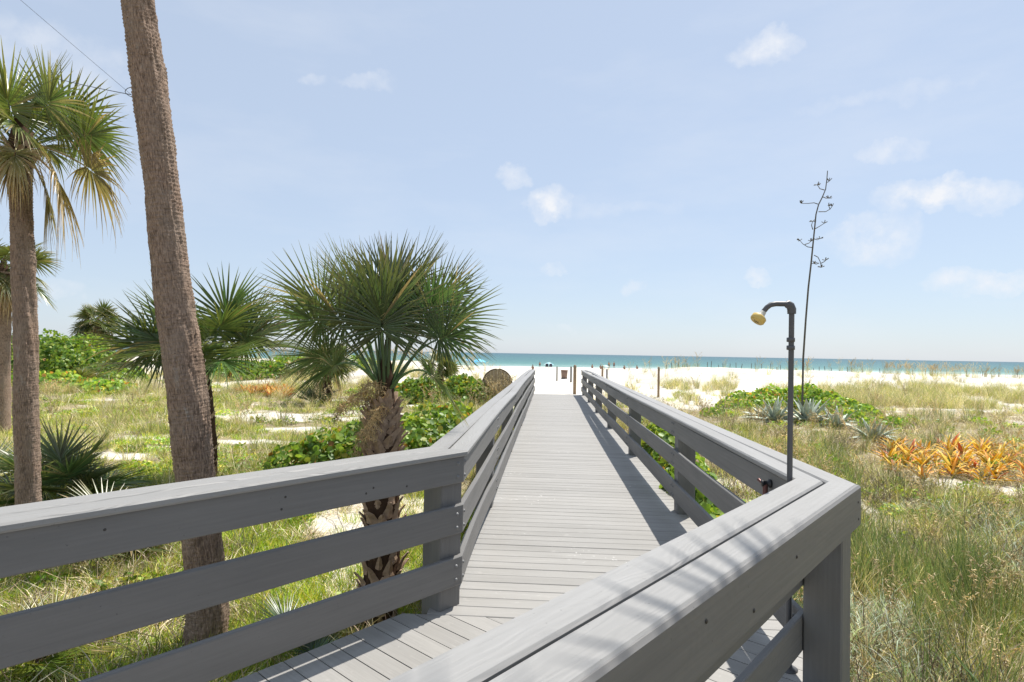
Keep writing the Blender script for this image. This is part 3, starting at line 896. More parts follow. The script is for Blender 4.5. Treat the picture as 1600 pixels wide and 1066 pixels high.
def palms():
    rg = np.random.default_rng(11)
    # tall leaning palm in front
    Y = 5.0
    b = on_ground(330, Y); b[2] -= 0.05
    path = [(0, 0, 0)] + [tuple(rel(px, py, Y - 0.02 * k, b)) for k, (px, py) in enumerate([(326, 960), (317, 850), (306, 740), (296, 640), (283, 540), (268, 430), (256, 320), (245, 220), (231, 110), (216, 10), (206, -90), (205, -220), (206, -400), (210, -620), (214, -900)])]
    path = np.array(path)
    fr = crown_fronds(rg, 22, 1.1, 1.15, 1.3, -.5, 40, 4)
    palm('tall leaning cabbage palm with a bare brown trunk, nearest the railing', b, path, [.175, .152, .143, .145, .152, .150, .142, .136, .134, .130, .120, .125, .13, .13, .13, .14], fr, 21, 760, 84, rings=.006, rough=.012)
    # palm with bark covered in old leaf bases, by the corner of the left railing
    Y = 5.45
    b = on_ground(597, Y)
    pts = [(0, 0, 0)] + [tuple(rel(px, py, Y, b)) for px, py in [(597, 900), (597, 820), (597, 750), (597, 700), (598, 675), (600, 650), (601, 628), (602, 605)]]
    fr = []
    # az: 0 = right of the picture, -pi/2 = towards the camera
    spec = [  # az deg, el deg, petiole, blade, roll, droop, bend
        (175, 64, .98, .55, -1.25, .30, .95), (160, 74, .95, .58, -1.0, .25, .7), (200, 60, .82, .50, -1.0, .4, 1.0), (215, 70, .72, .52, -.7, .35, 1.1),
        (5, 62, .80, .54, 1.25, .40, .8), (20, 70, .86, .55, 1.0, .25, .7), (-20, 60, .72, .46, 1.0, .45, 1.2), (-10, 72, .85, .52, 1.1, .3, .9),
        (-85, 74, .60, .66, 0, .16, .3), (-60, 82, .70, .62, .2, .15, .3), (-120, 80, .66, .62, -.25, .2, .3), (90, 82, .82, .64, 0, .2, .3),
        (60, 76, .85, .62, .6, .2, .5), (120, 76, .85, .62, -.6, .2, .5), (140, 64, .95, .58, -.9, .3, .7), (40, 62, .95, .58, .9, .3, .7),
        (-75, 88, .80, .58, 0, .12, .2), (150, 84, .82, .58, -.4, .15, .3), (15, 82, .82, .58, .4, .15, .3),
        (-142, 52, .52, .42, -.6, .5, 1.7), (-35, 46, .60, .42, .7, .5, 1.7), (185, 52, .60, .44, -.9, .5, 1.4)]
    for az, el, p, bl, ro, dr, bd in spec:
        gr = np.array((0.054, 0.094, 0.034)) * rg.uniform(.7, 1.45) * np.array([rg.uniform(.9, 1.25), 1, rg.uniform(.85, 1.1)])
        fr.append(dict(az=R(az) + rg.normal(0, .05), el=R(el), pet=p, blade=bl * rg.uniform(.95, 1.12), nseg=40, wide=.74, bend=bd, droop=dr, green=gr, dead=0.0, roll=ro, z=rg.uniform(-.1, .0)))
    root, cr = palm('bushy young palm with a shaggy trunk, in the middle beside the railing corner', b, pts, [.175, .165, .15, .155, .15, .125, .10, .08, .065], fr, 22, 200, 40, 190, (0.0, .84), boot_s=.80, core=1.25)
    # tan dried flower stalks hanging out of its crown
    for k in range(5):
        acc = Acc(); r2 = np.random.default_rng(300 + k)
        az = R([-110, -135, -160, -95, -120][k]); e0 = [1.1, .9, .8, .6, .2][k]
        P = [np.zeros(3)]; e = e0
        for i in range(10):
            P.append(P[-1] + np.array([math.cos(e) * math.cos(az), math.cos(e) * math.sin(az), math.sin(e)]) * .055); e -= .22
        P = np.array(P); V, F = tube(P, np.linspace(.008, .002, 11), 4); acc.add(V, F, (.34, .24, .12))
        for i in range(2, 11):
            for j in range(9):
                d = r2.normal(0, 1, 3); d[2] = d[2] * .7 - .3; d /= np.linalg.norm(d); L = r2.uniform(.05, .13)
                q = P[i] + (P[i] - P[i - 1]) * r2.uniform(-1, 0)
                m_ = q + d * L * .5; en = q + d * L + np.array([0, 0, -L * .3])
                V, F = tube([q, m_, en], [.0022, .0018, .001], 3); c = np.array((.50, .38, .20)) * r2.uniform(.65, 1.2); acc.add(V, F, c)
                for h in range(5):
                    d2 = r2.normal(0, 1, 3); d2 /= np.linalg.norm(d2); q2 = q + (en - q) * r2.uniform(.2, 1)
                    V, F = tube([q2, q2 + d2 * .02, q2 + d2 * .035], [.0022, .002, .001], 3); acc.add(V, F, c)
        obj('flower_stalk', acc.mesh('flower_stalk', M_GRASS), cr, (0.0, 0.0, -.12 - .04 * k))
    # slim palm left, thin brown lower fronds
    Y = 7.0
    b = on_ground(47, Y)
    pts = [(0, 0, 0)] + [tuple(rel(px, py, Y, b)) for px, py in [(44, 790), (43, 700), (41, 600), (39, 500), (36, 400), (34, 330), (32, 280), (31, 230)]]
    fr = []
    spec = [(60, 76, .55, .95, .3, 0, .15), (165, 74, .55, .95, 0, 0, .15), (-90, 70, .5, .9, 0, 0, .2), (20, 52, .75, .85, 1.0, 0, .3), (-25, 45, .8, .8, 1.1, .02, .3), (0, 16, .95, .85, 1.2, 0, .45),
            (-45, 12, .8, .75, .8, .1, .5), (12, -20, 1.0, .85, .9, .75, .5), (-20, -30, .95, .9, .8, .95, .5), (-10, -58, .8, .75, .7, .6, .5), (-60, -30, .55, .6, 0, .7, .7), (-95, 0, .55, .6, 0, .35, .7), (-130, -15, .6, .6, 0, .85, .8), (-110, -40, .45, .5, 0, 1, .8), (-75, -50, .4, .5, 0, .95, .8),
            (180, 45, .8, .85, .3, 0, .3), (205, 20, .8, .85, .3, .05, .4), (230, 50, .7, .8, .2, 0, .3), (150, 10, .8, .8, .2, .1, .4), (185, -30, .8, .8, .2, .6, .6), (90, 50, .8, .9, 0, 0, .3), (110, 20, .8, .8, 0, 0, .4), (60, 25, .8, .8, 0, 0, .4)]
    for az, el, p, bl, ro, de, dr in spec:
        gr = np.array((0.075, 0.115, 0.028)) * rg.uniform(.75, 1.25) * np.array([rg.uniform(.9, 1.2), 1, rg.uniform(.85, 1.1)])
        fr.append(dict(az=R(az) + rg.normal(0, .06), el=R(el + (8 if el > -25 else 4)), pet=p * .72, blade=bl * .78, nseg=44, bend=.5, droop=dr, green=gr, dead=de, roll=ro, z=rg.uniform(-.1, .08)))
    palm('slim upright palm near the left border with browning lower fronds', b, pts, [.14, .122, .120, .124, .120, .124, .108, .122, .11], fr, 23, 420, 56, rings=.006, rough=.011, boots=14, boot_z=(.93, .99), core=1.2)
    # palm whose crown shows on both sides of the tall trunk
    Y = 10.0
    b = on_ground(330, Y)
    pts = [(0, 0, 0)] + [tuple(rel(px, py, Y, b)) for px, py in [(328, 700), (325, 650), (320, 610), (316, 585)]]
    fr = crown_fronds(rg, 20, .80, 1.0, 1.35, .50, 42, 0, (0.062, 0.105, 0.036), .9, .34, wide=.85)
    palm('dark green palm low behind the tall leaning trunk', b, pts, [.12, .11, .10, .10, .09], fr, 24, 120, 24, 50, (0, .95), boot_s=.55)
    # small far palms
    for (px, y, hz, pet, bl, n, dn, lab, sd) in [
        (150, 37, 1.55, .65, .8, 30, 8, 'distant palm with a rounded crown rising above the green thicket at left', 25),
        (511, 24, 1.5, .5, .7, 20, 2, 'small palm behind the bushy middle palm, left of its trunk', 26),
        (686, 26.5, 1.35, .4, .55, 20, 2, 'little palm standing in the sea grape to the right of the shaggy trunk', 27)]:
        b = on_ground(px, y)
        fr = crown_fronds(np.random.default_rng(sd), n, pet, bl, 1.35, -.5 if sd == 25 else .1, 26, dn, (0.07, 0.10, 0.03), .9, .35, wide=1.2)
        if sd == 25: hz = at_depth(150, 505, y)[2] - b[2]
        rr = .17 if sd != 25 else .2
        palm(lab, b, [(0, 0, 0), (0.02, 0, hz * .5), (0, 0, hz)], [rr * 1.15, rr, rr * .8], fr, sd, 60, 16, 40 if sd != 25 else 0, (0, .95), boot_s=.8)
    # shaggy palm cut by the left border
    Y = 15.0
    b = on_ground(5, Y)
    top = rel(5, 425, Y, b)
    fr = crown_fronds(np.random.default_rng(28), 22, .5, .62, 1.3, -.4, 28, 14, (0.075, 0.10, 0.03), .9, .4)
    palm('shaggy palm with dead hanging fronds, half hidden behind the slim left palm', b, [(0, 0, 0), tuple(top * .5), tuple(top)], [.2, .17, .16], fr, 28, 80, 18)
    # the palm right of the picture whose fronds shade the near handrail
    b = np.array([4.2, 2.3, 0.]); b[2] = float(ground(b[0], b[1]))
    fr = crown_fronds(np.random.default_rng(29), 20, 1.15, 1.1, 1.2, -.5, 34, 3)
    palm('tall palm beside the right end of the walkway, shading the handrail', b, [(0, 0, 0), (-.1, .1, 3), (-.3, .2, 6), (-.5, .3, 8.2)], [.2, .17, .16, .16], fr, 29, 200, 24)

palms()

# ------------------------------------------------------------------ palmettos (trunkless fans)
def palmetto(label, base, n, pet, blade, seed, el_hi=1.35, el_lo=.25, green=(0.055, 0.09, 0.032), nseg=30, fan=110, droop=.2, wide=1.0, group='palmetto clumps'):
    rg = np.random.default_rng(seed)
    root = empty('palmetto', tuple(base), label, 'palmetto', group)
    for k in range(n):
        f = (k + .5) / n
        gr = np.array(green) * rg.uniform(.75, 1.3) * np.array([rg.uniform(.85, 1.3), 1, rg.uniform(.8, 1.1)])
        o = obj('frond', frond_mesh(rg, k * 2.39996 + rg.normal(0, .2), el_hi + (el_lo - el_hi) * f + rg.normal(0, .1), pet * rg.uniform(.7, 1.2), blade * rg.uniform(.8, 1.15), nseg,
                                    .4, droop * rg.uniform(.6, 1.5), gr, 0.0, rg.normal(0, .3), .3, wide, fan), root)
        o.location = (rg.normal(0, .05), rg.normal(0, .05), -.03)
    acc = Acc(); V, F = tube([(0, 0, -.15), (.05, .02, .0), (.08, .05, .12)], [.07, .075, .03], 7); acc.add(V, F, (.12, .075, .045))
    obj('stem', acc.mesh('stem', M_FIBRE), root)
    return root

palmetto('large dark palmetto right beside the slim left palm', on_ground(95, 8.6), 22, .62, .62, 51, 1.4, .35)
palmetto('spiky palmetto just above the left handrail, right of the slim palm', on_ground(120, 6.6), 9, .45, .50, 52, 1.2, .45, nseg=24)
palmetto('palmetto fan above the left handrail between the two tall trunks', on_ground(185, 7.2), 8, .48, .50, 53, 1.2, .4, nseg=24)
palmetto('bright yellow-green palmetto seen through the lower left rails', on_ground(55, 4.55), 9, .30, .44, 54, 1.1, .3, (0.13, 0.17, 0.03), 34, 120)
palmetto('small palmetto between the left rails, left of the shaggy trunk', on_ground(480, 4.95), 7, .26, .36, 55, 1.25, .5, (0.04, 0.075, 0.03), 24, 80)
palmetto('small dark palmetto under the bottom left rail near the shaggy trunk', on_ground(505, 4.65), 5, .16, .26, 56, 1.1, .3, (0.035, 0.07, 0.028), 20, 80)
palmetto('low palmetto at the left border below the shaggy palm', on_ground(15, 9.5), 14, .55, .6, 57, 1.3, .3, (0.05, 0.085, 0.03))
palmetto('blue-green spiky clump at the foot of the small far palm', on_ground(492, 23.5), 12, .35, .7, 58, 1.4, .5, (0.06, 0.10, 0.06), 12, 60)
palmetto('palmetto standing in the thicket under the distant palm', on_ground(128, 30), 16, .6, .75, 59, 1.35, .3, (0.075, 0.105, 0.035), 22)
palmetto('palmetto fringe on the dune right of the low dark palm', on_ground(462, 36), 14, .5, .8, 60, 1.35, .4, (0.06, 0.095, 0.04), 20)

# ------------------------------------------------------------------ sea grape shrubs
def leaf_quads(n, centers, normals, size, rg, cols):
    """round cupped leaves as 6-vertex fans: (n,7) verts"""
    k = 7
    up = np.array([0, 0, 1.0]); nn = normals / (np.linalg.norm(normals, axis=1)[:, None] + 1e-9)
    a = np.cross(nn, rg.normal(0, 1, (n, 3))); a /= np.linalg.norm(a, axis=1)[:, None] + 1e-9
    b = np.cross(nn, a)
    th = np.arange(k) * math.tau / k
    V = np.zeros((n, k + 1, 3))
    V[:, 0] = centers
    for j in range(k):
        el = 1.0 if j else 1.18
        cup = 0.22 * abs(math.sin(th[j])) 
        V[:, j + 1] = centers + size[:, None] * (a * math.cos(th[j]) * el + b * math.sin(th[j]) * .92 + nn * cup)
    base = (np.arange(n) * (k + 1))[:, None]
    tri = np.array([(0, j + 1, (j + 1) % k + 1) for j in range(k)])
    F = (base[:, :, None] + tri[None]).reshape(-1, 3)
    C = np.repeat(cols, k + 1, axis=0)
    return V.reshape(-1, 3), F, C

LEAF_SETS = []
def single_leaves():
    rg = np.random.default_rng(5)
    for c in [(0.17, 0.28, 0.045), (0.24, 0.34, 0.05), (0.11, 0.20, 0.04), (0.32, 0.38, 0.06), (0.46, 0.40, 0.07), (0.42, 0.20, 0.06)]:
        V, F, C = leaf_quads(1, np.zeros((1, 3)), np.array([[0, 0, 1.0]]), np.array([1.0]), rg, np.array([c]))
        LEAF_SETS.append(make_mesh('leaf', V, F, M_LEAF, False, C))
single_leaves()

SHRUB_SPOTS = []
def shrub(label, blobs, n_leaf, size, seed, n_single=0, dark=1.0, yellow=.09, group='sea grape shrubs', name='sea_grape_shrub'):
    """blobs: list of (x, y, rx, ry, h) mounds on the ground"""
    rg = np.random.default_rng(seed)
    SHRUB_SPOTS.extend(blobs)
    bx, by = blobs[0][0], blobs[0][1]
    base = np.array([bx, by, float(ground(bx, by))])
    root = empty(name, tuple(base), label, 'shrub', group)
    wts = np.array([b[2] * b[3] for b in blobs]); wts = wts / wts.sum()
    def sample(n):
        w = rg.choice(len(blobs), n, p=wts); B = np.array(blobs)[w]
        r = np.sqrt(rg.random(n)); a = rg.random(n) * math.tau
        dx, dy = r * np.cos(a), r * np.sin(a)
        x = B[:, 0] + dx * B[:, 2]; y = B[:, 1] + dy * B[:, 3]
        lump = 0.65 + 0.7 * fbm(x * 2.2 / max(.5, B[0, 4]), y * 2.2 / max(.5, B[0, 4]), seed)
        top = B[:, 4] * np.sqrt(np.clip(1 - r ** 2.5, 0.02, 1)) * lump
        f = 1 - rg.random(n) ** 2 * .85
        z = ground(x, y) + top * f + 0.02
        nrm = np.stack([dx * .9, dy * .9, 0.55 + 0 * dx], -1) + rg.normal(0, .55, (n, 3))
        return np.stack([x, y, z], -1), nrm, w
    P, N, _ = sample(n_leaf)
    pal = np.array([(0.17, 0.28, 0.045), (0.24, 0.34, 0.05), (0.11, 0.20, 0.04), (0.32, 0.38, 0.06), (0.46, 0.40, 0.07), (0.42, 0.20, 0.06)])
    pr = np.array([.34, .25, .22, .19 - yellow * .3, yellow * .8, yellow * .35]); pr = np.clip(pr, 0, 1); pr /= pr.sum()
    cols = pal[rg.choice(6, n_leaf, p=pr)] * dark * rg.uniform(.75, 1.25, (n_leaf, 1))
    V, F, C = leaf_quads(n_leaf, P - base, N, size * rg.uniform(.6, 1.15, n_leaf), rg, cols)
    o = obj('foliage', make_mesh('foliage', V, F, M_LEAF, False, C), root); tag(o, kind='stuff')
    # stems
    for k in range(min(9, 3 + len(blobs) * 2)):
        b = blobs[k % len(blobs)]; a = rg.uniform(0, 6.28); r = rg.uniform(.1, .7)
        x0, y0 = b[0] + math.cos(a) * b[2] * r * .4, b[1] + math.sin(a) * b[3] * r * .4
        x1, y1 = b[0] + math.cos(a) * b[2] * r, b[1] + math.sin(a) * b[3] * r
        z0 = float(ground(x0, y0)) - .05
        V, F = tube(np.array([(x0, y0, z0), ((x0 + x1) / 2, (y0 + y1) / 2, z0 + b[4] * .45), (x1, y1, z0 + b[4] * .75)]) - base, [.02, .014, .006], 5)
        obj('branch', make_mesh('branch', V, F, M_TWIG, True), root)
    if n_single:
        P, N, _ = sample(n_single * 6)
        d = N[:, 1] * -1 + N[:, 2]            # leaves turned up and to the viewer's side show largest
        ix = np.argsort(-d)[:n_single]
        for i in ix:
            m_ = LEAF_SETS[rg.choice(6, p=pr)]
            lf = obj('leaf', m_, root)
            q = Vector(N[i]).to_track_quat('Z', 'Y').to_euler(); q.rotate_axis('Z', rg.uniform(0, 6.28))
            lf.rotation_euler = q; lf.location = P[i] - base + np.array([0, 0, .015]); s = size * rg.uniform(.75, 1.2); lf.scale = (s, s, s)
    return root

def shrubs():
    def B(px, y, rx, ry, h):
        p = on_ground(px, y); return (p[0], p[1], rx, ry, h)
    shrub('leafy sea grape patch behind the left handrail around the shaggy trunk', [B(475, 10.8, .7, .6, .55), B(525, 11.0, .8, .7, .75), B(570, 11.2, .8, .8, .8), B(640, 11.6, .9, 1.0, .95), B(685, 12.4, .8, 1.2, 1.05), B(712, 13.6, .6, 1.5, 1.05)], 5200, .058, 61, 220)
    shrub('sea grape growing close outside the right railing, seen through its boards', [B(1118, 6.2, .35, .7, .75), B(1085, 7.6, .45, .9, .95), B(1062, 9.4, .5, 1.1, .85), B(1035, 11.5, .45, 1.2, .8), B(1150, 5.3, .3, .5, .5)], 4200, .06, 62, 220)
    shrub('bright green sea grape bank below the white dune at right', [B(1150, 24, .8, .9, .4), B(1180, 25.5, 1.3, 1.3, .65), B(1215, 26, 1.4, 1.3, .85), B(1250, 25.5, 1.2, 1.2, .95), B(1280, 25, 1.1, 1.2, .75), B(1312, 23.6, .9, 1.0, .55), B(1345, 22, .7, .8, .4), B(1120, 21.5, .6, .7, .3), B(1385, 19, .8, .6, .28), B(1325, 20.5, .6, .6, .35)], 8000, .07, 63, 0, 1.25, .10)
    shrub('yellow-green sea grape thicket on the left, in front of the round brown disc', [B(640, 25.2, .9, 1, .95), B(665, 25.2, .9, .9, 1.0), B(720, 25, 1.0, 1, 1.1), B(745, 24.4, .8, .9, 1.05)], 5000, .08, 64, 0, 1.15, .12)
    shrub('sea grape under the far left palms, above the orange plants', [B(395, 37, 2.4, 1.6, .9), B(440, 38, 2.2, 1.6, .8), B(350, 36, 2.2, 1.5, .8)], 2600, .12, 65, 0, 1.0, .05)
    shrub('tall dense green thicket on the far left dune, below the distant palm', [B(75, 34, 3.0, 2.5, 2.6), B(110, 34, 2.4, 2.2, 2.5), B(140, 33, 2.0, 2.0, 1.9), B(170, 33, 1.8, 1.8, 1.3), B(30, 33, 2.6, 2.4, 2.2), B(-10, 33, 3, 2.5, 2.4), B(190, 32, 1.3, 1.5, .9)], 14000, .095, 66, 0, .80, .015)
    shrub('yellowish low bushes at the foot of the tall left thicket', [B(90, 28, 1.6, 1.2, .8), B(130, 28, 1.4, 1.2, .6), B(175, 27, 1.3, 1, .5), B(60, 28, 1.5, 1.2, .8)], 2400, .10, 67, 0, 1.25, .25)
    shrub('low dark shrubs along the far dune left of the middle palm', [B(470, 42, 2.5, 1.6, .8), B(520, 43, 2.6, 1.6, .7), B(560, 42, 2, 1.5, .5)], 1500, .13, 68, 0, .75, .02)

shrubs()

# ------------------------------------------------------------------ agaves and bromeliads
def sword_leaf(L, w, curve, thick, cols, n=7, fold=.35):
    """a tapered channelled leaf along +X, rising in +Z by its curve; closed, with thickness"""
    V = []; C = []
    for i in range(n):
        s = i / (n - 1)
        ww = w * (0.55 + 1.5 * s - 2.05 * s * s) if s < .6 else w * (0.55 + .9 - .738) * (1 - s) / .4 * 1.0
        ww = max(ww, 0.002)
        x = L * s * (1 - .18 * abs(curve) * s); z = -curve * L * s * s
        t = thick * (1 - s) + .002
        V += [(x, -ww, z + ww * fold), (x, 0, z), (x, ww, z + ww * fold), (x, 0, z - t)]
        c = np.asarray(cols[0]) * (1 - s) + np.asarray(cols[1]) * s
        C += [c] * 4
    F = []
    for i in range(n - 1):
        for k in range(4):
            F.append((i * 4 + k, (i + 1) * 4 + k, (i + 1) * 4 + (k + 1) % 4, i * 4 + (k + 1) % 4))
    F.append((0, 1, 2, 3)); F.append(tuple((n - 1) * 4 + k for k in (3, 2, 1, 0)))
    return V, F, C

AGAVE_LEAVES = []
for cv in (0.05, .18, .4):
    V, F, C = sword_leaf(1.0, .115, cv, .04, ((0.32, 0.38, 0.30), (0.50, 0.55, 0.44)))
    AGAVE_LEAVES.append(make_mesh('leaf', V, F, M_AGAVE, True, C))

def agave(label, base, n, L, seed):
    rg = np.random.default_rng(seed)
    root = empty('agave', tuple(base), label, 'agave', 'agaves on the right')
    for k in range(n):
        f = (k + .5) / n
        el = R(82) - R(78) * f ** .8 + rg.normal(0, .06)
        o = obj('leaf', AGAVE_LEAVES[0 if f < .4 else (1 if rg.random() < .6 else 2)], root)
        a = k * 2.39996 + rg.normal(0, .1); s = L * rg.uniform(.8, 1.1) * (.72 + .35 * f)
        o.rotation_euler = (rg.normal(0, .15), -el, a); o.scale = (s, s * rg.uniform(.85, 1.2), s)
        o.location = (math.cos(a) * .05, math.sin(a) * .05, .05)
    acc = Acc(); V, F = tube([(0, 0, -.1), (0, 0, .1), (0, 0, .25)], [.10, .11, .04], 8); acc.add(V, F, (.16, .18, .12))
    obj('heart', acc.mesh('heart', M_AGAVE), root)
    return root

agave('silvery agave just left of the shower pipe in the green bank', on_ground(1212, 19.8), 26, 1.15, 71)
main_agave = agave('large pale agave just right of the shower pipe, below the tall flower stalk', on_ground(1262, 19.6), 28, 1.25, 72)
agave('grey agave partly hidden by brush right of the large pale one', on_ground(1308, 18.8), 20, .9, 73)
agave('lone silver-green agave standing in dry grass right of the shower', on_ground(1366, 15.6), 26, .78, 74)
YUCCA_LEAVES = []
for cv in (.08, .3):
    V, F, C = sword_leaf(1.0, .032, cv, .012, ((0.07, 0.13, 0.04), (0.10, 0.15, 0.04)))
    YUCCA_LEAVES.append(make_mesh('leaf', V, F, M_AGAVE, True, C))

def yucca(label, base, n, L, seed):
    rg = np.random.default_rng(seed)
    root = empty('yucca', tuple(base), label, 'yucca')
    for k in range(n):
        f = (k + .5) / n; a = k * 2.39996 + rg.normal(0, .1); s = L * rg.uniform(.8, 1.1)
        o = obj('leaf', YUCCA_LEAVES[k % 2], root, (math.cos(a) * .03, math.sin(a) * .03, .04))
        o.rotation_euler = (rg.normal(0, .2), -(R(75) - R(60) * f), a); o.scale = (s, s, s)
    acc = Acc(); V, F = tube([(0, 0, -.1), (0, 0, .08), (0, 0, .18)], [.05, .055, .02], 8); acc.add(V, F, (.14, .14, .08))
    obj('heart', acc.mesh('heart', M_AGAVE), root)

yucca('dark green yucca whose sword leaves reach into the lower right corner', on_ground(1612, 3.75), 16, .72, 76)
agave('small agave in the brush at the left edge of the green bank', on_ground(1192, 20.5), 14, .7, 75)

def agave_stalk():
    Y = 19.7
    b = on_ground(1254, Y)
    pts = [(1254, 612), (1255, 560), (1259, 500), (1263, 450), (1267, 415), (1270, 385), (1272, 365), (1275, 335), (1279, 320), (1285, 308), (1290, 296), (1292, 280), (1293, 267)]
    root = empty('agave_flower_stalk', tuple(b), 'tall thin dead agave flower stalk with bare crooked branches against the sky', 'flower stalk')
    P = np.array([rel(px, py, Y, b) for px, py in pts]); P = np.concatenate([[[P[0][0] - .02, 0, -.05]], P])
    V, F = tube(P, np.linspace(.036, .013, len(P)), 8)
    obj('stem', make_mesh('stem', V, F, M_STALK, True), root)
    rg = np.random.default_rng(9)
    # branch polylines read from the photograph
    br = [[(1288, 297), (1281, 295), (1277, 289)], [(1286, 308), (1291, 310), (1295, 310)], [(1278, 319), (1272, 317), (1262, 318), (1252, 318)], [(1279, 331), (1290, 331), (1297, 327), (1300, 323)],
          [(1273, 358), (1280, 354), (1288, 349)], [(1270, 359), (1268, 352), (1270, 346)], [(1270, 387), (1262, 386), (1254, 381), (1250, 376)], [(1258, 382), (1264, 380), (1267, 377)], [(1271, 373), (1277, 375), (1281, 373)],
          [(1272, 399), (1278, 402), (1282, 410), (1283, 418)], [(1282, 412), (1288, 409), (1290, 407)], [(1280, 411), (1275, 413), (1272, 412)], [(1293, 285), (1296, 283)], [(1297, 327), (1295, 322)]]
    for q in br:
        dy = rg.normal(0, .25)
        B = np.array([rel(px, py, Y + dy * i / len(q), b) for i, (px, py) in enumerate(q)])
        V, F = tube(B, np.linspace(.016, .009, len(B)), 5)
        bo = obj('branch', make_mesh('branch', V, F, M_STALK, True), root)
        acc = Acc()
        for k in range(6):
            d = rg.normal(0, 1, 3); d[2] = abs(d[2]); d /= np.linalg.norm(d)
            V, F = tube([B[-1], B[-1] + d * .06, B[-1] + d * .11], [.009, .012, .012], 4); acc.add(V, F, (.1, .09, .07))
        obj('seed_pods', acc.mesh('seed_pods', M_STALK), bo)
agave_stalk()

BROM = []
for c0, c1, cv in [((.72, .54, .06), (.94, .54, .04), .35), ((.72, .44, .05), (.92, .38, .03), .5), ((.84, .60, .07), (.96, .68, .07), .25), ((.55, .20, .04), (.72, .15, .04), .5), ((.26, .32, .06), (.80, .46, .05), .6)]:
    V, F, C = sword_leaf(1.0, .075, cv, .008, (c0, c1), 5, .45)
    BROM.append(make_mesh('leaf', V, F, leaf_mat('bromeliad_leaf', .3, .45, .3) if not BROM else BROM[0].materials[0], True, C))

def brom_mesh(seed, n):
    rg = np.random.default_rng(seed); acc = Acc()
    pal = [((.62, .50, .09), (.92, .46, .05)), ((.65, .42, .07), (.90, .34, .05)), ((.75, .52, .10), (.95, .60, .12)), ((.55, .22, .05), (.72, .17, .05))]
    for k in range(n):
        V, F, C = sword_leaf(.42 * rg.uniform(.7, 1.1), .04, rg.uniform(.1, .6), .006, pal[rg.integers(4)], 4, .4)
        F = [f for f in F if len(f) == 4]
        V = np.array(V); el = rg.uniform(.4, 1.4); a = rg.uniform(0, 6.28)
        ce, se = math.cos(el), math.sin(el)
        X = V[:, 0] * ce - V[:, 2] * se; Z = V[:, 0] * se + V[:, 2] * ce; Yy = V[:, 1]
        acc.add(np.stack([X * math.cos(a) - Yy * math.sin(a), X * math.sin(a) + Yy * math.cos(a), Z], -1), F, C)
    return acc.mesh('bromeliad', BROM[0].materials[0])

def bromeliads():
    rg = np.random.default_rng(31)
    # right bed, plants with separate leaves
    spots = []
    for k in range(900):
        px = rg.uniform(1380, 1640); py = rg.uniform(700, 754) + max(0, px - 1470) * .03
        if px < 1420 and py > 742: continue
        p = hit(px, py)
        if all((p[0] - q[0]) ** 2 + (p[1] - q[1]) ** 2 > .26 ** 2 for q in spots): spots.append(p)
        if len(spots) >= 72: break
    for p in spots:
        root = empty('bromeliad', tuple(p), 'orange and yellow bromeliad in the bright bed on the right', 'bromeliad', 'orange bromeliads in the right bed')
        n = int(rg.integers(11, 15)); S = rg.uniform(.30, .52)
        for k in range(n):
            o = obj('leaf', BROM[rg.choice(5, p=[.26, .22, .22, .14, .16])], root); f = k / n
            el = 1.35 - 1.05 * f + rg.normal(0, .12); s = S * rg.uniform(.75, 1.15)
            o.rotation_euler = (rg.normal(0, .25), -el, k * 2.39996 + rg.normal(0, .3)); o.scale = (s, s * rg.uniform(.9, 1.4), s); o.location = (0, 0, .02)
    # left bed, far away
    ms = [brom_mesh(s, 26) for s in (1, 2, 3)]
    spots = []
    for k in range(300):
        px = rg.uniform(378, 452); y = rg.uniform(26.0, 29.5)
        p = on_ground(px, y)
        if all((p[0] - q[0]) ** 2 + (p[1] - q[1]) ** 2 > .32 ** 2 for q in spots): spots.append(p)
        if len(spots) >= 24: break
    for i, p in enumerate(spots):
        o = obj('bromeliad', ms[i % 3], None, tuple(p)); s = rg.uniform(1.0, 1.5); o.scale = (s, s, s); o.rotation_euler = (0, 0, rg.uniform(0, 6.28))
        tag(o, 'small orange bromeliad in the far bed on the left', 'bromeliad', 'orange bromeliads in the far left bed')
bromeliads()

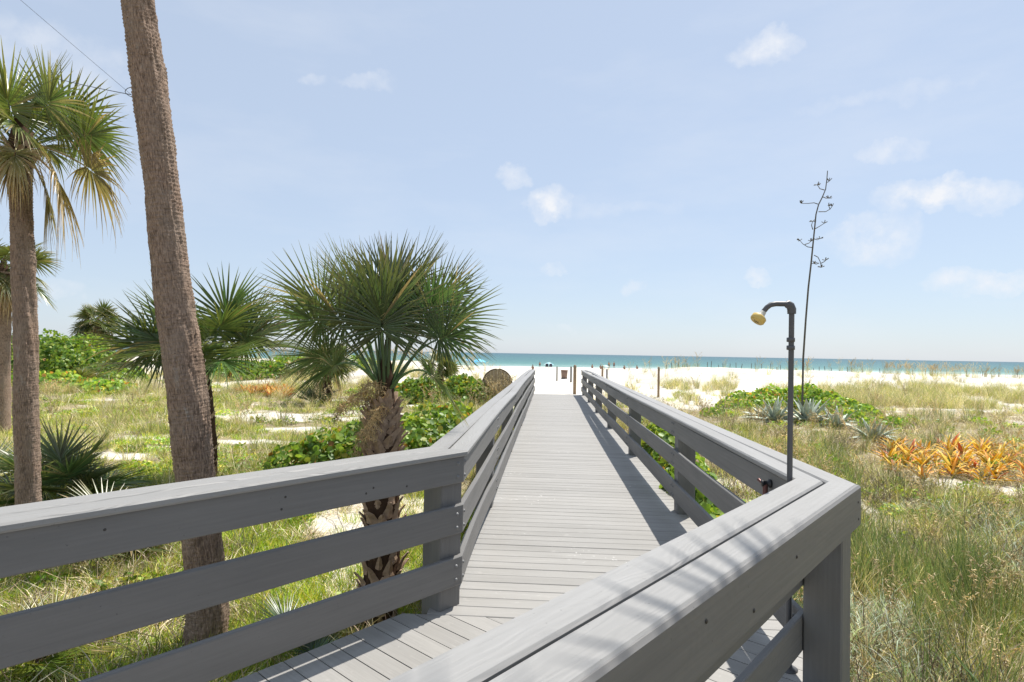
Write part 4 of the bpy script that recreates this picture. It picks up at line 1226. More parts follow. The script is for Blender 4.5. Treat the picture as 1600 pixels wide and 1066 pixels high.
# ------------------------------------------------------------------ outdoor shower
def build_shower():
    p = RC - N1 * 0.0 + np.array([-0.012, -0.02]) - M2 * 0.0
    p = np.array([RC[0] - 0.006, RC[1] + 0.035])
    root = empty('outdoor_shower', (p[0], p[1], 0), 'outdoor shower with a dark grey pipe and yellow shower head at the railing corner', 'shower')
    H = 2.045
    V, F = tube([(0, 0, 0.0), (0, 0, .6), (0, 0, 1.2), (.004, 0, H - .05)], .0148, 12); obj('pipe', make_mesh('pipe', V, F, M_PIPE, True), root)
    V, F = lathe([(.05, 0), (.05, .008), (.022, .014), (.02, .03)], 16); obj('floor_flange', make_mesh('floor_flange', V, F, M_PIPE, True), root)
    for z in (H - .26, H - .215): 
        V, F = lathe([(.0165, z), (.022, z + .002), (.022, z + .024), (.0165, z + .026)], 14); obj('coupling', make_mesh('coupling', V, F, M_PIPE, True), root)
    # elbow and arm, leaning back to the walkway (picture left)
    el = [(.004, 0, H - .055), (.004, 0, H - .03), (-.004, 0, H - .010), (-.022, 0, H), (-.05, 0, H)]
    V, F = tube(el, [.023, .024, .024, .024, .022], 12); obj('elbow', make_mesh('elbow', V, F, M_PIPE, True), root)
    arm = [(-.03, 0, H), (-.085, 0, H), (-.115, 0, H - .006), (-.137, 0, H - .022), (-.155, 0, H - .045)]
    V, F = tube(arm, .0145, 12); obj('arm', make_mesh('arm', V, F, M_PIPE, True), root)
    d = np.array([-.62, -.10, -.78]); d /= np.linalg.norm(d)
    hd = obj('shower_head', None, root) if False else None
    prof = [(.012, 0), (.016, .008), (.017, .018), (.024, .036), (.034, .038), (.041, .044), (.041, .068), (.036, .075), (.024, .077)]
    V, F = lathe(prof[4:], 20); o = obj('shower_head', make_mesh('shower_head', V, F, M_YELLOW, True), root, (-.152, 0, H - .043)); o.rotation_euler = Vector(d).to_track_quat('Z', 'Y').to_euler()
    V, F = lathe(prof[:4] + [(.026, .039)], 16); n_ = obj('neck', make_mesh('neck', V, F, M_CLEAR, True), o)
    V = []; 
    acc = Acc()
    for k in range(14):
        a = k * 2.4; r = .018 * math.sqrt((k + .5) / 14)
        tv, tf = tube([(r * math.cos(a), r * math.sin(a), .076), (r * math.cos(a), r * math.sin(a), .0795)], .0016, 5); acc.add(tv, tf, (1, 1, 1))
    obj('nozzles', acc.mesh('nozzles', M_BLACK), o)
    # valve on the inside face of the rail
    q = RC + D1 * .40 + N1 * .024 - p
    V, F = lathe([(.026, 0), (.026, .012), (.016, .018), (.016, .045), (.020, .047), (.020, .058), (.006, .06)], 14)
    v = obj('valve', make_mesh('valve', V, F, M_BLACK, True), root, (q[0], q[1], .955)); v.rotation_euler = face_rot(-N1)
    V, F = tube([(0, 0, .05), (-.028, .01, .058), (-.04, .016, .062)], [.010, .009, .011], 8); obj('lever', make_mesh('lever', V, F, M_REDV, True), v)
    w = q - N1 * .035
    V, F = tube([(w[0], w[1], .955), (w[0], w[1], .90), (w[0] - .01, w[1] - .03, .80), (w[0] - .015, w[1] - .06, .70)], .016, 10); obj('hose', make_mesh('hose', V, F, M_REDV, True), root)
build_shower()

# ------------------------------------------------------------------ guy wire on the tall palm
def build_wire():
    a = at_depth(205, 148, 4.87); b = at_depth(-60, -85, 3.6); b = a + (b - a) * 4.0; c = at_depth(70, 118, 6.95)
    root = empty('guy_wire', tuple(a), 'thin wire running from the tall leaning trunk up to the upper left', 'wire')
    def line(p, q, sag, r):
        t = np.linspace(0, 1, 14)[:, None]; P = p * (1 - t) + q * t; P[:, 2] -= sag * (4 * t * (1 - t))[:, 0]
        return tube(P - a, r, 5)
    V, F = line(a, b, .03, .0013); obj('strand', make_mesh('strand', V, F, M_PIPE, True), root)
    V, F = line(a, c, .01, .0035); obj('tie', make_mesh('tie', V, F, M_BLACK, True), root)
    P = []
    ctr = at_depth(231, 150, 5.0) - a
    for k in range(25):
        t = k * math.tau / 24; P.append(ctr + np.array([.163 * math.cos(t), .163 * math.sin(t), .004 * math.sin(3 * t)]))
    V, F = tube(P, .003, 5); obj('loop', make_mesh('loop', V, F, M_BLACK, True), root)
build_wire()

# ------------------------------------------------------------------ round brown disc by the boardwalk
def build_disc():
    b = on_ground(777, 24.3)
    root = empty('round_wooden_disc', tuple(b), 'weathered round brown wooden disc on edge behind sea oats, left of the boardwalk', 'wooden disc')
    top = at_depth(777, 577, 24.3)[2] - b[2]
    rad = .60; cz = top - rad
    M = plain_mat('weathered_brown_wood', (.36, .275, .17), .8, 0, .5, 12, .3, .2)
    n = 8; w = 2 * rad / n
    for k in range(n):
        x0 = -rad + k * w + .0015; x1 = x0 + w - .003
        pts = []
        for x in np.linspace(x0, x1, 5): pts.append((x, math.sqrt(max(0, rad ** 2 - x * x))))
        lo = [(x, -h) for x, h in reversed(pts)]
        poly = pts + lo; m = len(poly)
        V = [(x, -.02, cz + z) for x, z in poly] + [(x, .02, cz + z) for x, z in poly]
        F = [tuple(range(m)), tuple(range(2 * m - 1, m - 1, -1))] + [(i, m + i, m + (i + 1) % m, (i + 1) % m) for i in range(m)]
        obj('plank', make_mesh('plank', V, F, M), root)
    P = [(rad * math.cos(t) * 1.01, 0, cz + rad * 1.01 * math.sin(t)) for t in np.linspace(0, math.tau, 49)]
    V, F = tube(P, .03, 6); obj('rim', make_mesh('rim', V, F, plain_mat('dark_rim_wood', (.10, .07, .045), .8, 0, .4, 20, .4, .2), True), root)
    for s in (-.35, .35):
        V, F = tube([(s, .05, -.1), (s, .05, cz)], .045, 8); obj('leg', make_mesh('leg', V, F, M, True), root)
build_disc()

# ------------------------------------------------------------------ beach things
def post_thing(px, py_base, py_top, y, w, label, mat, name='wooden_post', group='posts along the beach path'):
    b = on_ground(px, y); top = at_depth(px, py_top, y)[2] - b[2]
    root = empty(name, tuple(b), label, 'post', group)
    V, F = lathe([(w, -.25), (w, top * .5), (w * .96, top - .03), (w * .7, top)], 10); V = np.array(V)
    G = np.stack([V[:, 2], V[:, 0], V[:, 1]], -1)
    obj('shaft', make_mesh('shaft', V, F, mat, True, None, G), root)
    V, F = lathe([(w * .72, top - .002), (w * .4, top + .02), (.005, top + .025)], 10); V = np.array(V)
    obj('cap', make_mesh('cap', V, F, mat, True, None, np.stack([V[:, 2], V[:, 0], V[:, 1]], -1)), root)

post_thing(870, 592, 573, 58, .075, 'grey post on the beach left of the brown trash bin', M_RAIL)
post_thing(892, 597, 573, 50, .085, 'grey post on the beach right of the brown trash bin', M_RAIL)
post_thing(898, 613, 571, 27.5, .075, 'tall tan post right at the far end of the boardwalk, beside the right railing', M_POSTWOOD)
post_thing(941, 590, 572, 42, .075, 'tan post on the sand just beyond the right railing', M_POSTWOOD)
post_thing(948, 592, 577, 42, .06, 'short weathered post right of the tan post beyond the railing', M_RAIL)
post_thing(1029, 610, 574, 30, .06, 'pale leaning stake on the front of the right dune', M_POSTWOOD, 'stake')

def stakes():
    rg = np.random.default_rng(77)
    V, F = lathe([(.025, -.2), (.025, .3), (.022, .62), (.008, .66)], 6); V = np.array(V)
    me = make_mesh('dune_stake', V, F, M_TWIG, True)
    for k, px in enumerate(np.concatenate([np.linspace(1040, 1330, 30), np.linspace(1345, 1590, 10)])):
        p = on_ground(px + rg.normal(0, 3), 52 + rg.normal(0, .5))
        o = obj('dune_stake', me, None, tuple(p)); o.rotation_euler = (rg.normal(0, .06), rg.normal(0, .06), 0); s = rg.uniform(.55, 1.0); o.scale = (1, 1, s)
        tag(o, 'thin dark stake in the row along the top of the right dune', 'stake', 'stakes along the right dune crest')
stakes()

def trash_bin():
    y = 63; b = on_ground(881.5, y)
    root = empty('trash_bin', tuple(b), 'brown trash bin on the white sand beyond the end of the boardwalk', 'trash bin')
    M = plain_mat('brown_bin', (.22, .14, .10), .6, 0, .2, 8, .3); D = plain_mat('bin_dark_band', (.05, .04, .035), .7)  # second material: dark band around the foot of the bin
    h = .95
    V, F = lathe([(.29, -.05), (.30, .12), (.34, h * .6), (.36, h - .1)], 18); obj('body', make_mesh('body', V, F, M, True), root)
    V, F = lathe([(.385, h - .1), (.39, h - .06), (.37, h), (.30, h + .005)], 18); obj('rim', make_mesh('rim', V, F, M, True), root)
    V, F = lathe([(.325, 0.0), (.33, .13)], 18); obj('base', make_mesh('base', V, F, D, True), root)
trash_bin()

def umbrella(px, py_top, y, rad, c1, c2, label, tilt=0.0, z_ground=None):
    b = on_ground(px, y); 
    top = at_depth(px, py_top, y)[2] - b[2]
    root = empty('beach_umbrella', tuple(b), label, 'umbrella', 'beach umbrellas')
    m1 = plain_mat('umbrella_cloth', c1, .8); m2 = plain_mat('umbrella_cloth_pale', c2, .8)
    V, F = tube([(0, 0, -.3), (0, 0, top * .5), (0, 0, top)], .022, 6); obj('pole', make_mesh('pole', V, F, M_CLEAR, True), root)
    for k in range(8):
        V = []; F = []
        for i in range(5):
            r = rad * i / 4; z = top - .42 * rad * (i / 4) ** 1.8
            for j in range(3):
                a = (k + j / 2) * math.tau / 8; s = 1 - .05 * (j == 1) * i / 4
                V.append((r * s * math.cos(a), r * s * math.sin(a) , z))
        for i in range(4):
            for j in range(2): F.append((i * 3 + j, i * 3 + j + 1, i * 3 + j + 4, i * 3 + j + 3))
        V = np.array(V); V[:, 0] += 0; 
        Vt = V.copy(); Vt[:, 2] += (V[:, 0]) * tilt
        obj('canopy_panel', make_mesh('canopy_panel', Vt, F, m1 if k % 2 else m2), root)
    return root

umbrella(735, 561.5, 118, 1.25, (.05, .30, .55), (.10, .40, .62), 'darker blue beach umbrella, leftmost behind the left dune', -.35)
umbrella(748, 561, 120, 1.45, (.12, .45, .66), (.20, .52, .70), 'light blue beach umbrella right of the darker blue one')
umbrella(857, 566.5, 135, 1.15, (.32, .60, .68), (.55, .72, .74), 'pale turquoise umbrella at the waterline left of the trash bin')
umbrella(945, 570.5, 140, 1.0, (.35, .62, .60), (.62, .72, .68), 'pale green umbrella near the waterline behind the tan post')

def beach_chair(px, y, label, col):
    b = on_ground(px, y); root = empty('beach_chair', tuple(b), label, 'chair', 'beach chairs under the umbrellas')
    M = plain_mat('chair_cloth', col, .8)
    def slab(name, x0, x1, pts, t=.04):
        V = []
        for (yy, zz) in pts: V += [(x0, yy, zz), (x1, yy, zz), (x1, yy, zz + t), (x0, yy, zz + t)]
        F = []
        for i in range(len(pts) - 1):
            for k in range(4): F.append((i * 4 + k, i * 4 + (k + 1) % 4, (i + 1) * 4 + (k + 1) % 4, (i + 1) * 4 + k))
        F += [(3, 2, 1, 0), tuple((len(pts) - 1) * 4 + k for k in range(4))]
        return obj(name, make_mesh(name, V, F, M), root)
    slab('seat', -.32, .32, [(-.1, .36), (.2, .34), (.5, .4)]); slab('backrest', -.32, .32, [(-.1, .38), (-.3, .75), (-.42, 1.05)])
    for x in (-.3, .3):
        V, F = tube([(x, -.25, -.02), (x, .0, .2), (x, .45, .42)], .02, 5); obj('leg', make_mesh('leg', V, F, M_BLACK, True), root)
        V, F = tube([(x, .45, -.02), (x, .1, .25), (x, -.2, .55)], .02, 5); obj('leg', make_mesh('leg', V, F, M_BLACK, True), root)
beach_chair(854, 133, 'dark beach chair, left of two under the pale turquoise umbrella', (.03, .04, .06))
beach_chair(860, 133, 'dark beach chair, right of two under the pale turquoise umbrella', (.05, .05, .08))

def person(px, y, label, pose, skin, cloth, zoff=0.0):
    b = on_ground(px, y); b[2] = max(b[2], -9) + zoff
    me = bpy.data.meshes.new('body')
    if pose == 'stand':
        V = [(0, 0, .93), (0, 0, 1.15), (0, 0, 1.38), (0, 0, 1.50), (0, -.01, 1.60), (0, 0, 1.70), (.18, 0, 1.38), (.23, .02, 1.12), (.24, -.06, .88), (-.18, 0, 1.38), (-.23, .02, 1.12), (-.24, -.06, .88),
             (.10, 0, .88), (.12, 0, .48), (.12, .02, .07), (.12, -.13, .04), (-.10, 0, .88), (-.13, -.03, .48), (-.13, .02, .07), (-.13, -.13, .04)]
        rad = [.15, .13, .15, .065, .10, .085, .065, .048, .035, .065, .048, .035, .095, .065, .045, .04, .095, .065, .045, .04]
    else:
        V = [(0, 0, .18), (0, .06, .40), (0, .12, .64), (0, .12, .76), (0, .11, .86), (0, .12, .96), (.18, .12, .62), (.25, .0, .40), (.2, -.25, .42), (-.18, .12, .62), (-.25, .0, .40), (-.2, -.25, .42),
             (.11, -.05, .17), (.15, -.42, .45), (.15, -.70, .08), (.15, -.82, .05), (-.11, -.05, .17), (-.15, -.42, .42), (-.15, -.70, .08), (-.15, -.82, .05)]
        rad = [.16, .14, .15, .065, .10, .085, .065, .048, .035, .065, .048, .035, .10, .07, .045, .04, .10, .07, .045, .04]
    E = [(0, 1), (1, 2), (2, 3), (3, 4), (4, 5), (2, 6), (6, 7), (7, 8), (2, 9), (9, 10), (10, 11), (0, 12), (12, 13), (13, 14), (14, 15), (0, 16), (16, 17), (17, 18), (18, 19)]
    me.from_pydata(V, E, [])
    root = empty('person', tuple(b), label, 'person', 'people on the beach')
    o = obj('body', me, root); md = o.modifiers.new('skin', 'SKIN'); o.modifiers.new('sub', 'SUBSURF').levels = 1
    for i, r in enumerate(rad): me.skin_vertices[0].data[i].radius = (r, r * .85)
    me.skin_vertices[0].data[0].use_root = True
    me.materials.append(skin)
    zb = .74 if pose == 'stand' else .05; zt = 1.02 if pose == 'stand' else .33
    V, F = lathe([(.19, zb), (.205, (zb + zt) / 2), (.175, zt)], 12); V = np.array(V); V[:, 1] *= .85
    obj('swimwear', make_mesh('swimwear', V, F, cloth, True), root)
    hz = 1.66 if pose == 'stand' else .92; hy = .01 if pose == 'stand' else .125
    V, F = lathe([(.09, hz - .04), (.112, hz), (.105, hz + .06), (.06, hz + .115), (.005, hz + .125)], 10); V = np.array(V); V[:, 1] += hy + .01
    obj('hair', make_mesh('hair', V, F, M_BLACK, True), root)

SK = plain_mat('tanned_skin', (.34, .19, .12), .6); CL = [plain_mat('navy_cloth', (.02, .025, .05), .8), plain_mat('dark_red_cloth', (.16, .03, .03), .8), plain_mat('black_cloth', (.02, .02, .02), .8)]
person(843, 160, 'person in navy swimwear wading in the shallow water left of the turquoise umbrella', 'stand', SK, CL[0], -.35)
person(832, 110, 'dark figure sitting on the sand just above the end of the left railing', 'sit', SK, CL[2])
person(925, 150, 'person in dark red swimwear wading, leftmost of the bathers right of the boardwalk', 'stand', SK, CL[1], -.7)
person(951, 148, 'person standing at the waterline right of the pale green umbrella', 'stand', SK, CL[2])
person(959, 146, 'taller looking person standing, second right of the pale green umbrella', 'stand', SK, CL[0])
person(975, 140, 'person sitting on the sand at the foot of the right dune', 'sit', SK, CL[2])
person(995, 144, 'person seated farthest right, by the crest of the dune', 'sit', SK, CL[1])
person(938, 138, 'person sitting in the shade of the pale green umbrella', 'sit', SK, CL[2])

# ------------------------------------------------------------------ grasses and ground cover (nobody could count it)
def blades(rg, n, Rr, h, w, lean, curl, pal, spans=4, flat=0.0, up=0.0):
    r = Rr * np.sqrt(rg.random(n)); a = rg.random(n) * math.tau
    bx, by = r * np.cos(a), r * np.sin(a)
    az = a + rg.normal(0, .9, n)
    H = h[0] + (h[1] - h[0]) * rg.random(n)
    ln = lean[0] + (lean[1] - lean[0]) * rg.random(n); cu = curl[0] + (curl[1] - curl[0]) * rg.random(n)
    s = np.linspace(0, 1, spans)
    # angle from vertical grows along the blade
    V = np.zeros((n, spans, 2, 3))
    ang = ln[:, None] + cu[:, None] * s[None] ** 1.4
    dl = H[:, None] / (spans - 1)
    ox = np.concatenate([np.zeros((n, 1)), np.cumsum(np.sin(ang[:, :-1]) * dl, 1)], 1)
    oz = np.concatenate([np.zeros((n, 1)), np.cumsum(np.cos(ang[:, :-1]) * dl, 1)], 1)
    tw = az[:, None] + rg.normal(0, .5, n)[:, None] * s[None]
    cx = bx[:, None] + ox * np.cos(tw); cy = by[:, None] + ox * np.sin(tw); cz = oz - 0.02 + up * rg.random(n)[:, None]
    cz = np.maximum(cz, -0.02 + 0.015 * rg.random((n, 1)))
    wd = w[0] + (w[1] - w[0]) * rg.random(n)
    prof = np.interp(s, [0, .3, .7, 1], [.8, 1, .65, .06])
    face = az + math.pi / 2 + rg.normal(0, .7, n)
    for j, sg in enumerate((-1, 1)):
        V[:, :, j, 0] = cx + sg * wd[:, None] * prof * np.cos(face)[:, None] * .5
        V[:, :, j, 1] = cy + sg * wd[:, None] * prof * np.sin(face)[:, None] * .5
        V[:, :, j, 2] = cz
    pal = np.asarray(pal, dtype=float)
    c = pal[rg.integers(len(pal), size=n)] * rg.uniform(.7, 1.3, (n, 1))
    C = np.repeat(c[:, None], spans * 2, 1).reshape(-1, 3)
    b = (np.arange(n) * spans * 2)[:, None, None]; i = (np.arange(spans - 1) * 2)[None, :, None]
    F = (b + i + np.array([0, 1, 3, 2])[None, None]).reshape(-1, 4)
    return V.reshape(-1, 3), F, C

GREEN = [(.17, .29, .035), (.24, .37, .04), (.12, .22, .03), (.32, .41, .05)]
YELLOW = [(.40, .41, .06), (.47, .41, .08), (.33, .38, .05), (.52, .48, .12)]
STRAW = [(.66, .56, .38), (.56, .46, .30), (.76, .67, .50), (.40, .31, .19), (.62, .55, .41)]
OLIVE = [(.22, .27, .07), (.29, .32, .09), (.17, .23, .055), (.37, .36, .13)]
GREYG = [(.27, .34, .24), (.36, .42, .32), (.20, .27, .16), (.48, .52, .42)]
BROWN = [(.21, .14, .09), (.28, .20, .13), (.15, .105, .07), (.36, .27, .20)]

TUFTS = {}
def tuft_kind(key, count, fn):
    TUFTS[key] = []
    for k in range(count):
        rg = np.random.default_rng(hash_s(key) + k); acc = Acc(); fn(rg, acc)
        me = acc.mesh('tuft', M_GRASS); TUFTS[key].append(bpy.data.objects.new('tuft_' + key, me))
def hash_s(s): return sum(ord(c) * (i + 3) for i, c in enumerate(s)) * 13

def k_lawn(rg, a):
    a.add(*blades(rg, 46, .13, (.05, .16), (.004, .008), (.1, .8), (.2, 1.1), GREEN + YELLOW[:2]))
    a.add(*blades(rg, 16, .13, (.04, .14), (.003, .006), (.5, 1.3), (.2, .8), STRAW))
def k_lime(rg, a):
    a.add(*blades(rg, 60, .15, (.05, .15), (.005, .010), (.1, .9), (.2, 1.1), GREEN[1:] + YELLOW))
def k_thatch(rg, a):
    a.add(*blades(rg, 44, .16, (.08, .28), (.003, .008), (.7, 1.45), (.1, .9), STRAW + BROWN[:2], up=.05))
    a.add(*blades(rg, 12, .15, (.05, .16), (.003, .006), (.2, 1.0), (.2, .9), OLIVE))
def k_oat(rg, a):
    a.add(*blades(rg, 34, .12, (.35, .80), (.005, .011), (.05, .45), (.4, 1.6), OLIVE + STRAW[:3], 6))
    a.add(*blades(rg, 16, .14, (.2, .5), (.003, .006), (.3, 1.0), (.3, 1.2), STRAW + BROWN[:1], 5))
def k_straw(rg, a):
    a.add(*blades(rg, 36, .12, (.25, .60), (.004, .009), (.05, .6), (.3, 1.6), STRAW + YELLOW[:2], 6))
    a.add(*blades(rg, 14, .12, (.2, .5), (.003, .006), (.1, .6), (.3, 1.2), OLIVE + GREEN[:1], 5))
def k_grey(rg, a):
    a.add(*blades(rg, 34, .10, (.18, .48), (.008, .016), (.1, .7), (.6, 2.0), GREYG, 6))
    a.add(*blades(rg, 14, .12, (.15, .4), (.003, .006), (.3, 1.1), (.3, 1.2), STRAW, 5))
def k_twig(rg, a):
    for k in range(26):
        p = np.array([rg.normal(0, .12), rg.normal(0, .12), -.02]); d = rg.normal(0, .6, 3); d[2] = rg.uniform(.5, 1.2); d /= np.linalg.norm(d); L = rg.uniform(.15, .5)
        P = [p]
        for i in range(4):
            d = d + rg.normal(0, .28, 3); d /= np.linalg.norm(d); P.append(P[-1] + d * L / 4)
        V, F = tube(P, np.linspace(.0035, .0012, 5), 3); a.add(V, F, np.array([(.20, .16, .13), (.30, .25, .21), (.13, .09, .07)][k % 3]))
def k_weed(rg, a):
    n = 110
    r = .2 * np.sqrt(rg.random(n)); t = rg.random(n) * 6.283
    c = np.stack([r * np.cos(t), r * np.sin(t), .02 + .16 * rg.random(n) * (1 - r / .25)], -1)
    cols = np.array(GREEN + YELLOW[:2])[rg.integers(6, size=n)] * rg.uniform(.8, 1.25, (n, 1))
    V, F, C = leaf_quads(n, c, rg.normal(0, .5, (n, 3)) + [0, 0, .8], rg.uniform(.010, .024, n), rg, cols)
    Q = np.concatenate([F, F[:, 2:3]], 1)
    a.V.append(V.astype(np.float32)); a.C.append(C.astype(np.float32)); a.F.append(None); a.n = -1
    a.F = [F + 0]; a.tri = True
def k_reed(rg, a):
    a.add(*blades(rg, 30, .09, (.45, .85), (.004, .008), (.0, .22), (.05, .6), [(.13, .19, .07), (.19, .25, .10), (.25, .28, .12), (.10, .15, .06)], 6))
    a.add(*blades(rg, 10, .10, (.3, .6), (.003, .006), (.1, .6), (.3, 1.4), STRAW, 6))
def k_dark(rg, a):  # dead grass and litter; the dark colour also stands in for shaded gaps
    a.add(*blades(rg, 40, .14, (.08, .30), (.003, .007), (.3, 1.3), (.1, 1.2), BROWN + [(.09, .065, .04)], 5, up=.04))
    a.add(*blades(rg, 8, .12, (.1, .35), (.003, .006), (.2, 1.0), (.2, 1.2), STRAW[:3], 5))
def k_stalk(rg, a):
    """upright sea oat stalks with drooping seed heads"""
    for k in range(5):
        az = rg.uniform(0, 6.28); L = rg.uniform(.7, 1.15); P = []; p = np.array([rg.normal(0, .06), rg.normal(0, .06), -.02]); e = 1.5
        for i in range(8):
            P.append(p.copy()); e -= (.02 if i < 4 else .22); p = p + np.array([math.cos(e) * math.cos(az), math.cos(e) * math.sin(az), math.sin(e)]) * L / 8
        V, F = tube(P, np.linspace(.003, .0015, 8), 3); c = np.array([(.42, .34, .18), (.30, .27, .12)][k % 2]); a.add(V, F, c)
        for i in range(5, 8):
            for j in range(7):
                q = P[i] + (P[i] - P[i - 1]) * rg.uniform(-1, 0); d = rg.normal(0, 1, 3); d[2] -= .8; d /= np.linalg.norm(d)
                V, F = tube([q, q + d * .025, q + d * .05], [.002, .006, .001], 3); a.add(V, F, np.array((.52, .42, .24)) * rg.uniform(.8, 1.2))
    a.add(*blades(rg, 22, .10, (.25, .6), (.003, .007), (.05, .5), (.4, 1.4), OLIVE + STRAW[:2], 5))

for key, cnt, fn in (('lawn', 5, k_lawn), ('lime', 4, k_lime), ('thatch', 6, k_thatch), ('oat', 6, k_oat), ('straw', 6, k_straw), ('grey', 4, k_grey), ('twig', 4, k_twig), ('weed', 4, k_weed), ('stalk', 5, k_stalk), ('reed', 5, k_reed), ('dark', 4, k_dark)):
    tuft_kind(key, cnt, fn)

def scatter(name, key, pts, scale, label, tilt=.12, cat='grass'):
    n = len(pts)
    if n == 0: return
    rg = np.random.default_rng(hash_s(name))
    me = bpy.data.meshes.new(name); me.vertices.add(n); me.vertices.foreach_set('co', np.asarray(pts, dtype=np.float32).ravel())
    rot = np.stack([rg.normal(0, tilt, n), rg.normal(0, tilt, n), rg.random(n) * math.tau], -1).astype(np.float32)
    a = me.attributes.new('rot', 'FLOAT_VECTOR', 'POINT'); a.data.foreach_set('vector', rot.ravel())
    a = me.attributes.new('scl', 'FLOAT', 'POINT'); a.data.foreach_set('value', np.asarray(scale, dtype=np.float32))
    a = me.attributes.new('pick', 'INT', 'POINT'); a.data.foreach_set('value', rg.integers(0, len(TUFTS[key]), n).astype(np.int32))
    o = obj(name, me); tag(o, label, cat, kind='stuff')
    coll = bpy.data.collections.new('tufts_' + name)
    for t in TUFTS[key]: coll.objects.link(t)
    ng = bpy.data.node_groups.new('scatter_' + name, 'GeometryNodeTree')
    ng.interface.new_socket('Geometry', in_out='INPUT', socket_type='NodeSocketGeometry')
    ng.interface.new_socket('Geometry', in_out='OUTPUT', socket_type='NodeSocketGeometry')
    N = ng.nodes; gi = N.new('NodeGroupInput'); go = N.new('NodeGroupOutput')
    ci = N.new('GeometryNodeCollectionInfo'); ci.inputs['Collection'].default_value = coll
    ci.inputs['Separate Children'].default_value = True; ci.inputs['Reset Children'].default_value = True
    ip = N.new('GeometryNodeInstanceOnPoints'); ip.inputs['Pick Instance'].default_value = True
    def attr(nm, ty):
        q = N.new('GeometryNodeInputNamedAttribute'); q.data_type = ty; q.inputs['Name'].default_value = nm; return q.outputs[0]
    e2r = N.new('FunctionNodeEulerToRotation')
    L = ng.links.new
    L(gi.outputs[0], ip.inputs['Points']); L(ci.outputs[0], ip.inputs['Instance']); L(attr('pick', 'INT'), ip.inputs['Instance Index'])
    L(attr('rot', 'FLOAT_VECTOR'), e2r.inputs[0]); L(e2r.outputs[0], ip.inputs['Rotation']); L(attr('scl', 'FLOAT'), ip.inputs['Scale']); L(ip.outputs[0], go.inputs[0])
    md = o.modifiers.new('scatter', 'NODES'); md.node_group = ng

def on_deck(x, y, m=0.0):
    q = np.stack([x, y], -1)
    o1 = (q - LC) @ N1; t1 = (q - LC) @ D1
    a = (o1 > -.36 - m) & (o1 < W1 + .36 + m) & (t1 > -.5) & (t1 < T_END + .5)
    o2 = (q - LC) @ M2; w2 = float((RC - LC) @ M2); t2 = (q - LC) @ D2
    b = (o2 > -.36 - m) & (o2 < w2 + .36 + m) & (t2 < 1.6)
    return a | b

BEDS = []
for px, py, rx, ry in [(1440, 735, 1.3, 1.5), (1520, 745, 1.5, 1.6), (1590, 755, 1.3, 1.6), (1212, 660, 1.2, 2.2), (1262, 660, 1.4, 2.4), (1310, 665, 1.0, 1.8), (1366, 682, .9, 1.8)]:
    p = hit(px, py); BEDS.append((p[0], p[1], rx, ry))

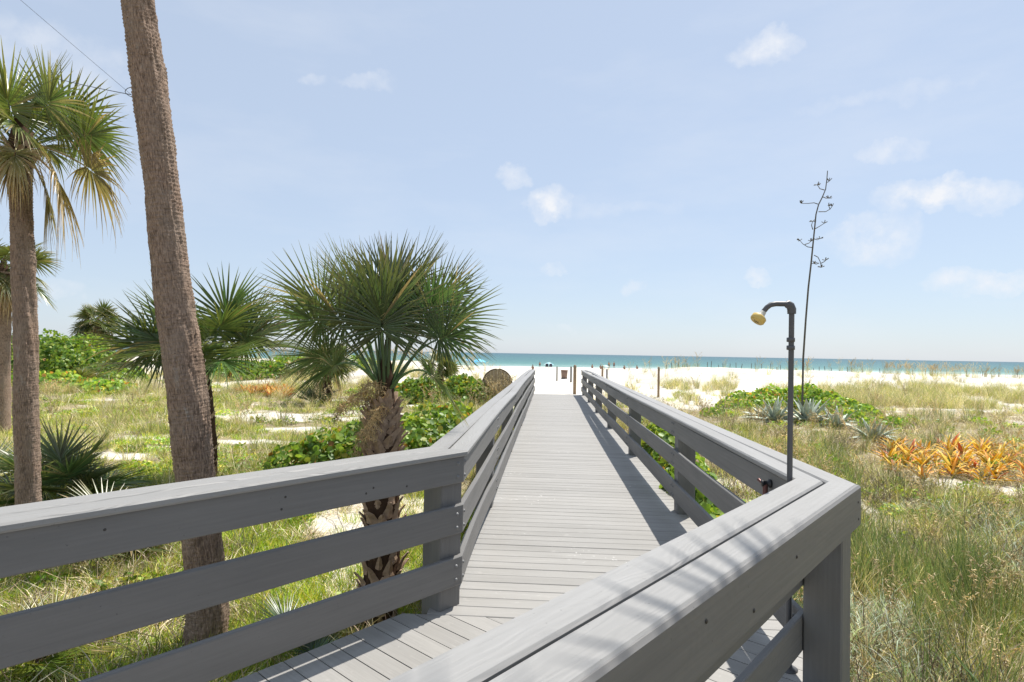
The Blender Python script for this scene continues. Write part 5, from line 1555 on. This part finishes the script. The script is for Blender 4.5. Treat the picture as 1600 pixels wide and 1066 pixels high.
def plant_ground():
    rg = np.random.default_rng(99)
    def cand(n, y0=1.6, y1=56.0):
        y = y0 * (y1 / y0) ** rg.random(n)
        x = rg.uniform(-1, 1, n) * (1.12 * y + 1.5)
        return x, y
    def put(name, key, n, prob, scale, label, y0=1.6, y1=56.0, tilt=.12, need_veg=True, cat='grass', margin=0.0):
        x, y = cand(n, y0, y1)
        v = veg(x, y) if need_veg else np.ones(n)
        p = np.clip(prob(x, y) * v, 0, 1)
        for bl in SHRUB_SPOTS: p = p * np.where(((x - bl[0]) / bl[2]) ** 2 + ((y - bl[1]) / bl[3]) ** 2 < .9, .08, 1)
        if key not in ('thatch', 'lawn', 'weed'):
            for cx, cy, rx, ry in BEDS: p = p * np.where(((x - cx) / rx) ** 2 + ((y - cy) / ry) ** 2 < 1, .06, 1)
        keep = (rg.random(n) < p) & ~on_deck(x, y, margin) & ~((x * x + y * y) < .5)
        x, y = x[keep], y[keep]
        s = scale[0] + (scale[1] - scale[0]) * rg.random(len(x))
        s = s * (1 + np.clip((y - 9) / 60, 0, .6))
        scatter(name, key, np.stack([x, y, ground(x, y)], -1), s, label, tilt, cat)
        return len(x)
    left = lambda x, y: (x < 0.12 * y - .2)
    n1 = lambda x, y: fbm(x * .45, y * .45, 61)
    n2 = lambda x, y: fbm(x * .9, y * .9, 67)
    n3 = lambda x, y: fbm(x * .3, y * .3, 71)
    cnt = {}
    cnt['lawn'] = put('lawn_grass', 'lawn', 24000, lambda x, y: left(x, y) * np.where(y < 10, .85, .35) * (.35 + 1.1 * sstep(.38, .58, n2(x, y))), (.8, 1.4), 'short green and yellow grass on the ground left of the boardwalk', 2.2, 30)
    cnt['lime'] = put('lime_grass', 'lime', 20000, lambda x, y: left(x, y) * sstep(.44, .56, n1(x, y)) * .9 + (~left(x, y)) * sstep(.52, .62, n1(x, y)) * .6 * (y > 5), (.9, 1.6), 'patches of bright yellow-green ground grass', 2.2, 34)
    cnt['thatch'] = put('dry_thatch', 'thatch', 20000, lambda x, y: np.where(left(x, y), .26, .75) * (.5 + .8 * (1 - sstep(.4, .6, n2(x, y)))), (.8, 1.5), 'dry straw-coloured thatch lying among the green grass', 1.7, 36)
    cnt['straw'] = put('straw_grass', 'straw', 11500, lambda x, y: np.where(left(x, y), np.where(y > 8.5, .35 * sstep(.42, .55, n3(x, y)), .03), .50 * sstep(.42, .58, n2(x, y))), (.5, 1.05), 'upright dry straw-coloured dune grass', 1.8, 50)
    cnt['oat'] = put('dune_grass', 'oat', 7500, lambda x, y: np.where(left(x, y), np.where(y > 9, .28, 0), .42 * sstep(.44, .6, n1(x, y))), (.45, 1.0), 'tall olive dune grass with arching blades', 1.8, 54)
    cnt['grey'] = put('grey_green_grass', 'grey', 13000, lambda x, y: (~left(x, y)) * (y < 9) * .45 * sstep(.44, .58, n2(x + 9, y)) * (1 - .6 * sstep(4.5, 7, y)), (.7, 1.2), 'curling grey-green grass at the foot of the right railing', 1.8, 12)
    cnt['twig'] = put('dead_twigs', 'twig', 6000, lambda x, y: np.where(left(x, y), .06, .6) * sstep(.46, .58, n3(x + 4, y + 4) * .5 + n2(x, y + 7) * .5), (.7, 1.5), 'tangled dead grey twigs in the dune grass', 1.8, 34, cat='brush')
    cnt['weed'] = put('creeping_weeds', 'weed', 9000, lambda x, y: np.where(left(x, y), np.where(y < 8, .10, .55), .40) * sstep(.50, .62, fbm(x * .8, y * .8, 83)), (.8, 1.6), 'small-leaved green creeping plants on the sand', 2.0, 36, cat='ground cover')
    cnt['stalk'] = put('sea_oats', 'stalk', 4500, lambda x, y: np.where(left(x, y), .12 * (y > 14), .26) * np.where(y < 8, .22, 1), (.7, 1.1), 'sea oats with pale seed heads', 2.5, 50, cat='sea oats')
    def reedp(x, y):
        p = np.where(left(x, y), 0, .16) * sstep(.48, .6, n1(x + 3, y - 2))
        return p + np.exp(-((x - 4.2) / 1.0) ** 2 - ((y - 6.0) / 1.5) ** 2) * .6 * sstep(.4, .55, n2(x, y))
    cnt['reed'] = put('green_reeds', 'reed', 9000, reedp, (.7, 1.15), 'upright dark green grass stems beside the right railing post', 2.0, 26)
    cnt['dark'] = put('brown_litter', 'dark', 9000, lambda x, y: np.where(left(x, y), .25, .8) * sstep(.52, .62, fbm(x * 1.3, y * 1.3, 103)), (.8, 1.6), 'dark brown dead grass and litter in patches, its dark colour also imitating shaded gaps', 1.8, 30)
    cnt['green2'] = put('green_meadow', 'lime', 9000, lambda x, y: (~left(x, y)) * (y > 8) * (y < 24) * np.exp(-((x - .42 * y) / (.12 * y + .8)) ** 2) * .8 * sstep(.38, .55, n2(x, y)), (1.0, 1.9), 'green grass between the right railing and the agaves', 7, 26)
    cnt['sandlitter'] = put('sand_litter', 'thatch', 5000, lambda x, y: (1 - veg(x, y)) * .10, (.5, 1.0), 'thin dry litter on the bare sand patches', 3, 32, need_veg=False)
    cnt['leftstraw'] = put('left_straw_grass', 'straw', 7000, lambda x, y: left(x, y) * (y > 8) * .38 * sstep(.46, .56, fbm(x * .6, y * .6, 107)), (.5, 1.0), 'dry straw grass around the sandy patches left of the boardwalk', 7.5, 34)
    # sparse clumps on the bare dune faces and along the crest
    def dune(x, y): return (y > 25) * (.75 * sstep(.53, .60, fbm(x * .33, y * .22, 91)) * (1 - sstep(38, 45, y)) + .35 * sstep(.55, .62, fbm(x * .33, y * .22, 93)) * (x > 18) * (1 - sstep(43, 47, y))) * (1 - np.exp(-((x - .0685 * y - .7) / 3.2) ** 4))
    cnt['dune'] = put('dune_clumps', 'oat', 9000, dune, (.5, .95), 'scattered dry grass clumps on the white dunes', 26, 56, need_veg=False)
    cnt['dune2'] = put('dune_straw', 'straw', 9000, dune, (.6, 1.1), 'straw-coloured tufts on the dune faces', 26, 56, need_veg=False)
    def crest(x, y):
        f = .02 + 0 * x
        for px, w in ((1048, 1.3), (1062, .8), (1395, 1.6), (1440, 1.8), (1475, 1.6), (1545, 1.2), (1580, 1.0), (1240, .5), (1320, .6)):
            f = f + .16 * np.exp(-((x - at_depth(px, 570, 50)[0]) / w) ** 2)
        f = np.where(x > 0, f, .12)
        return np.exp(-((y - 49) / 2.2) ** 2) * f * (np.abs(x - 4) > 5)
    cnt['crest'] = put('crest_sea_oats', 'stalk', 12000, crest, (.55, .95), 'sea oats silhouetted on the dune crest', 44, 56, need_veg=False, cat='sea oats')
    print('tufts', cnt)
    # sea oats around the brown disc
    d = on_ground(777, 23.6); x = d[0] + rg.normal(0, .5, 14); y = d[1] + rg.normal(0, .25, 14)
    scatter('disc_sea_oats', 'stalk', np.stack([x, y, ground(x, y)], -1), rg.uniform(1.1, 1.5, 14), 'sea oats with pale drooping heads in front of the round brown disc', .1, 'sea oats')
plant_ground()
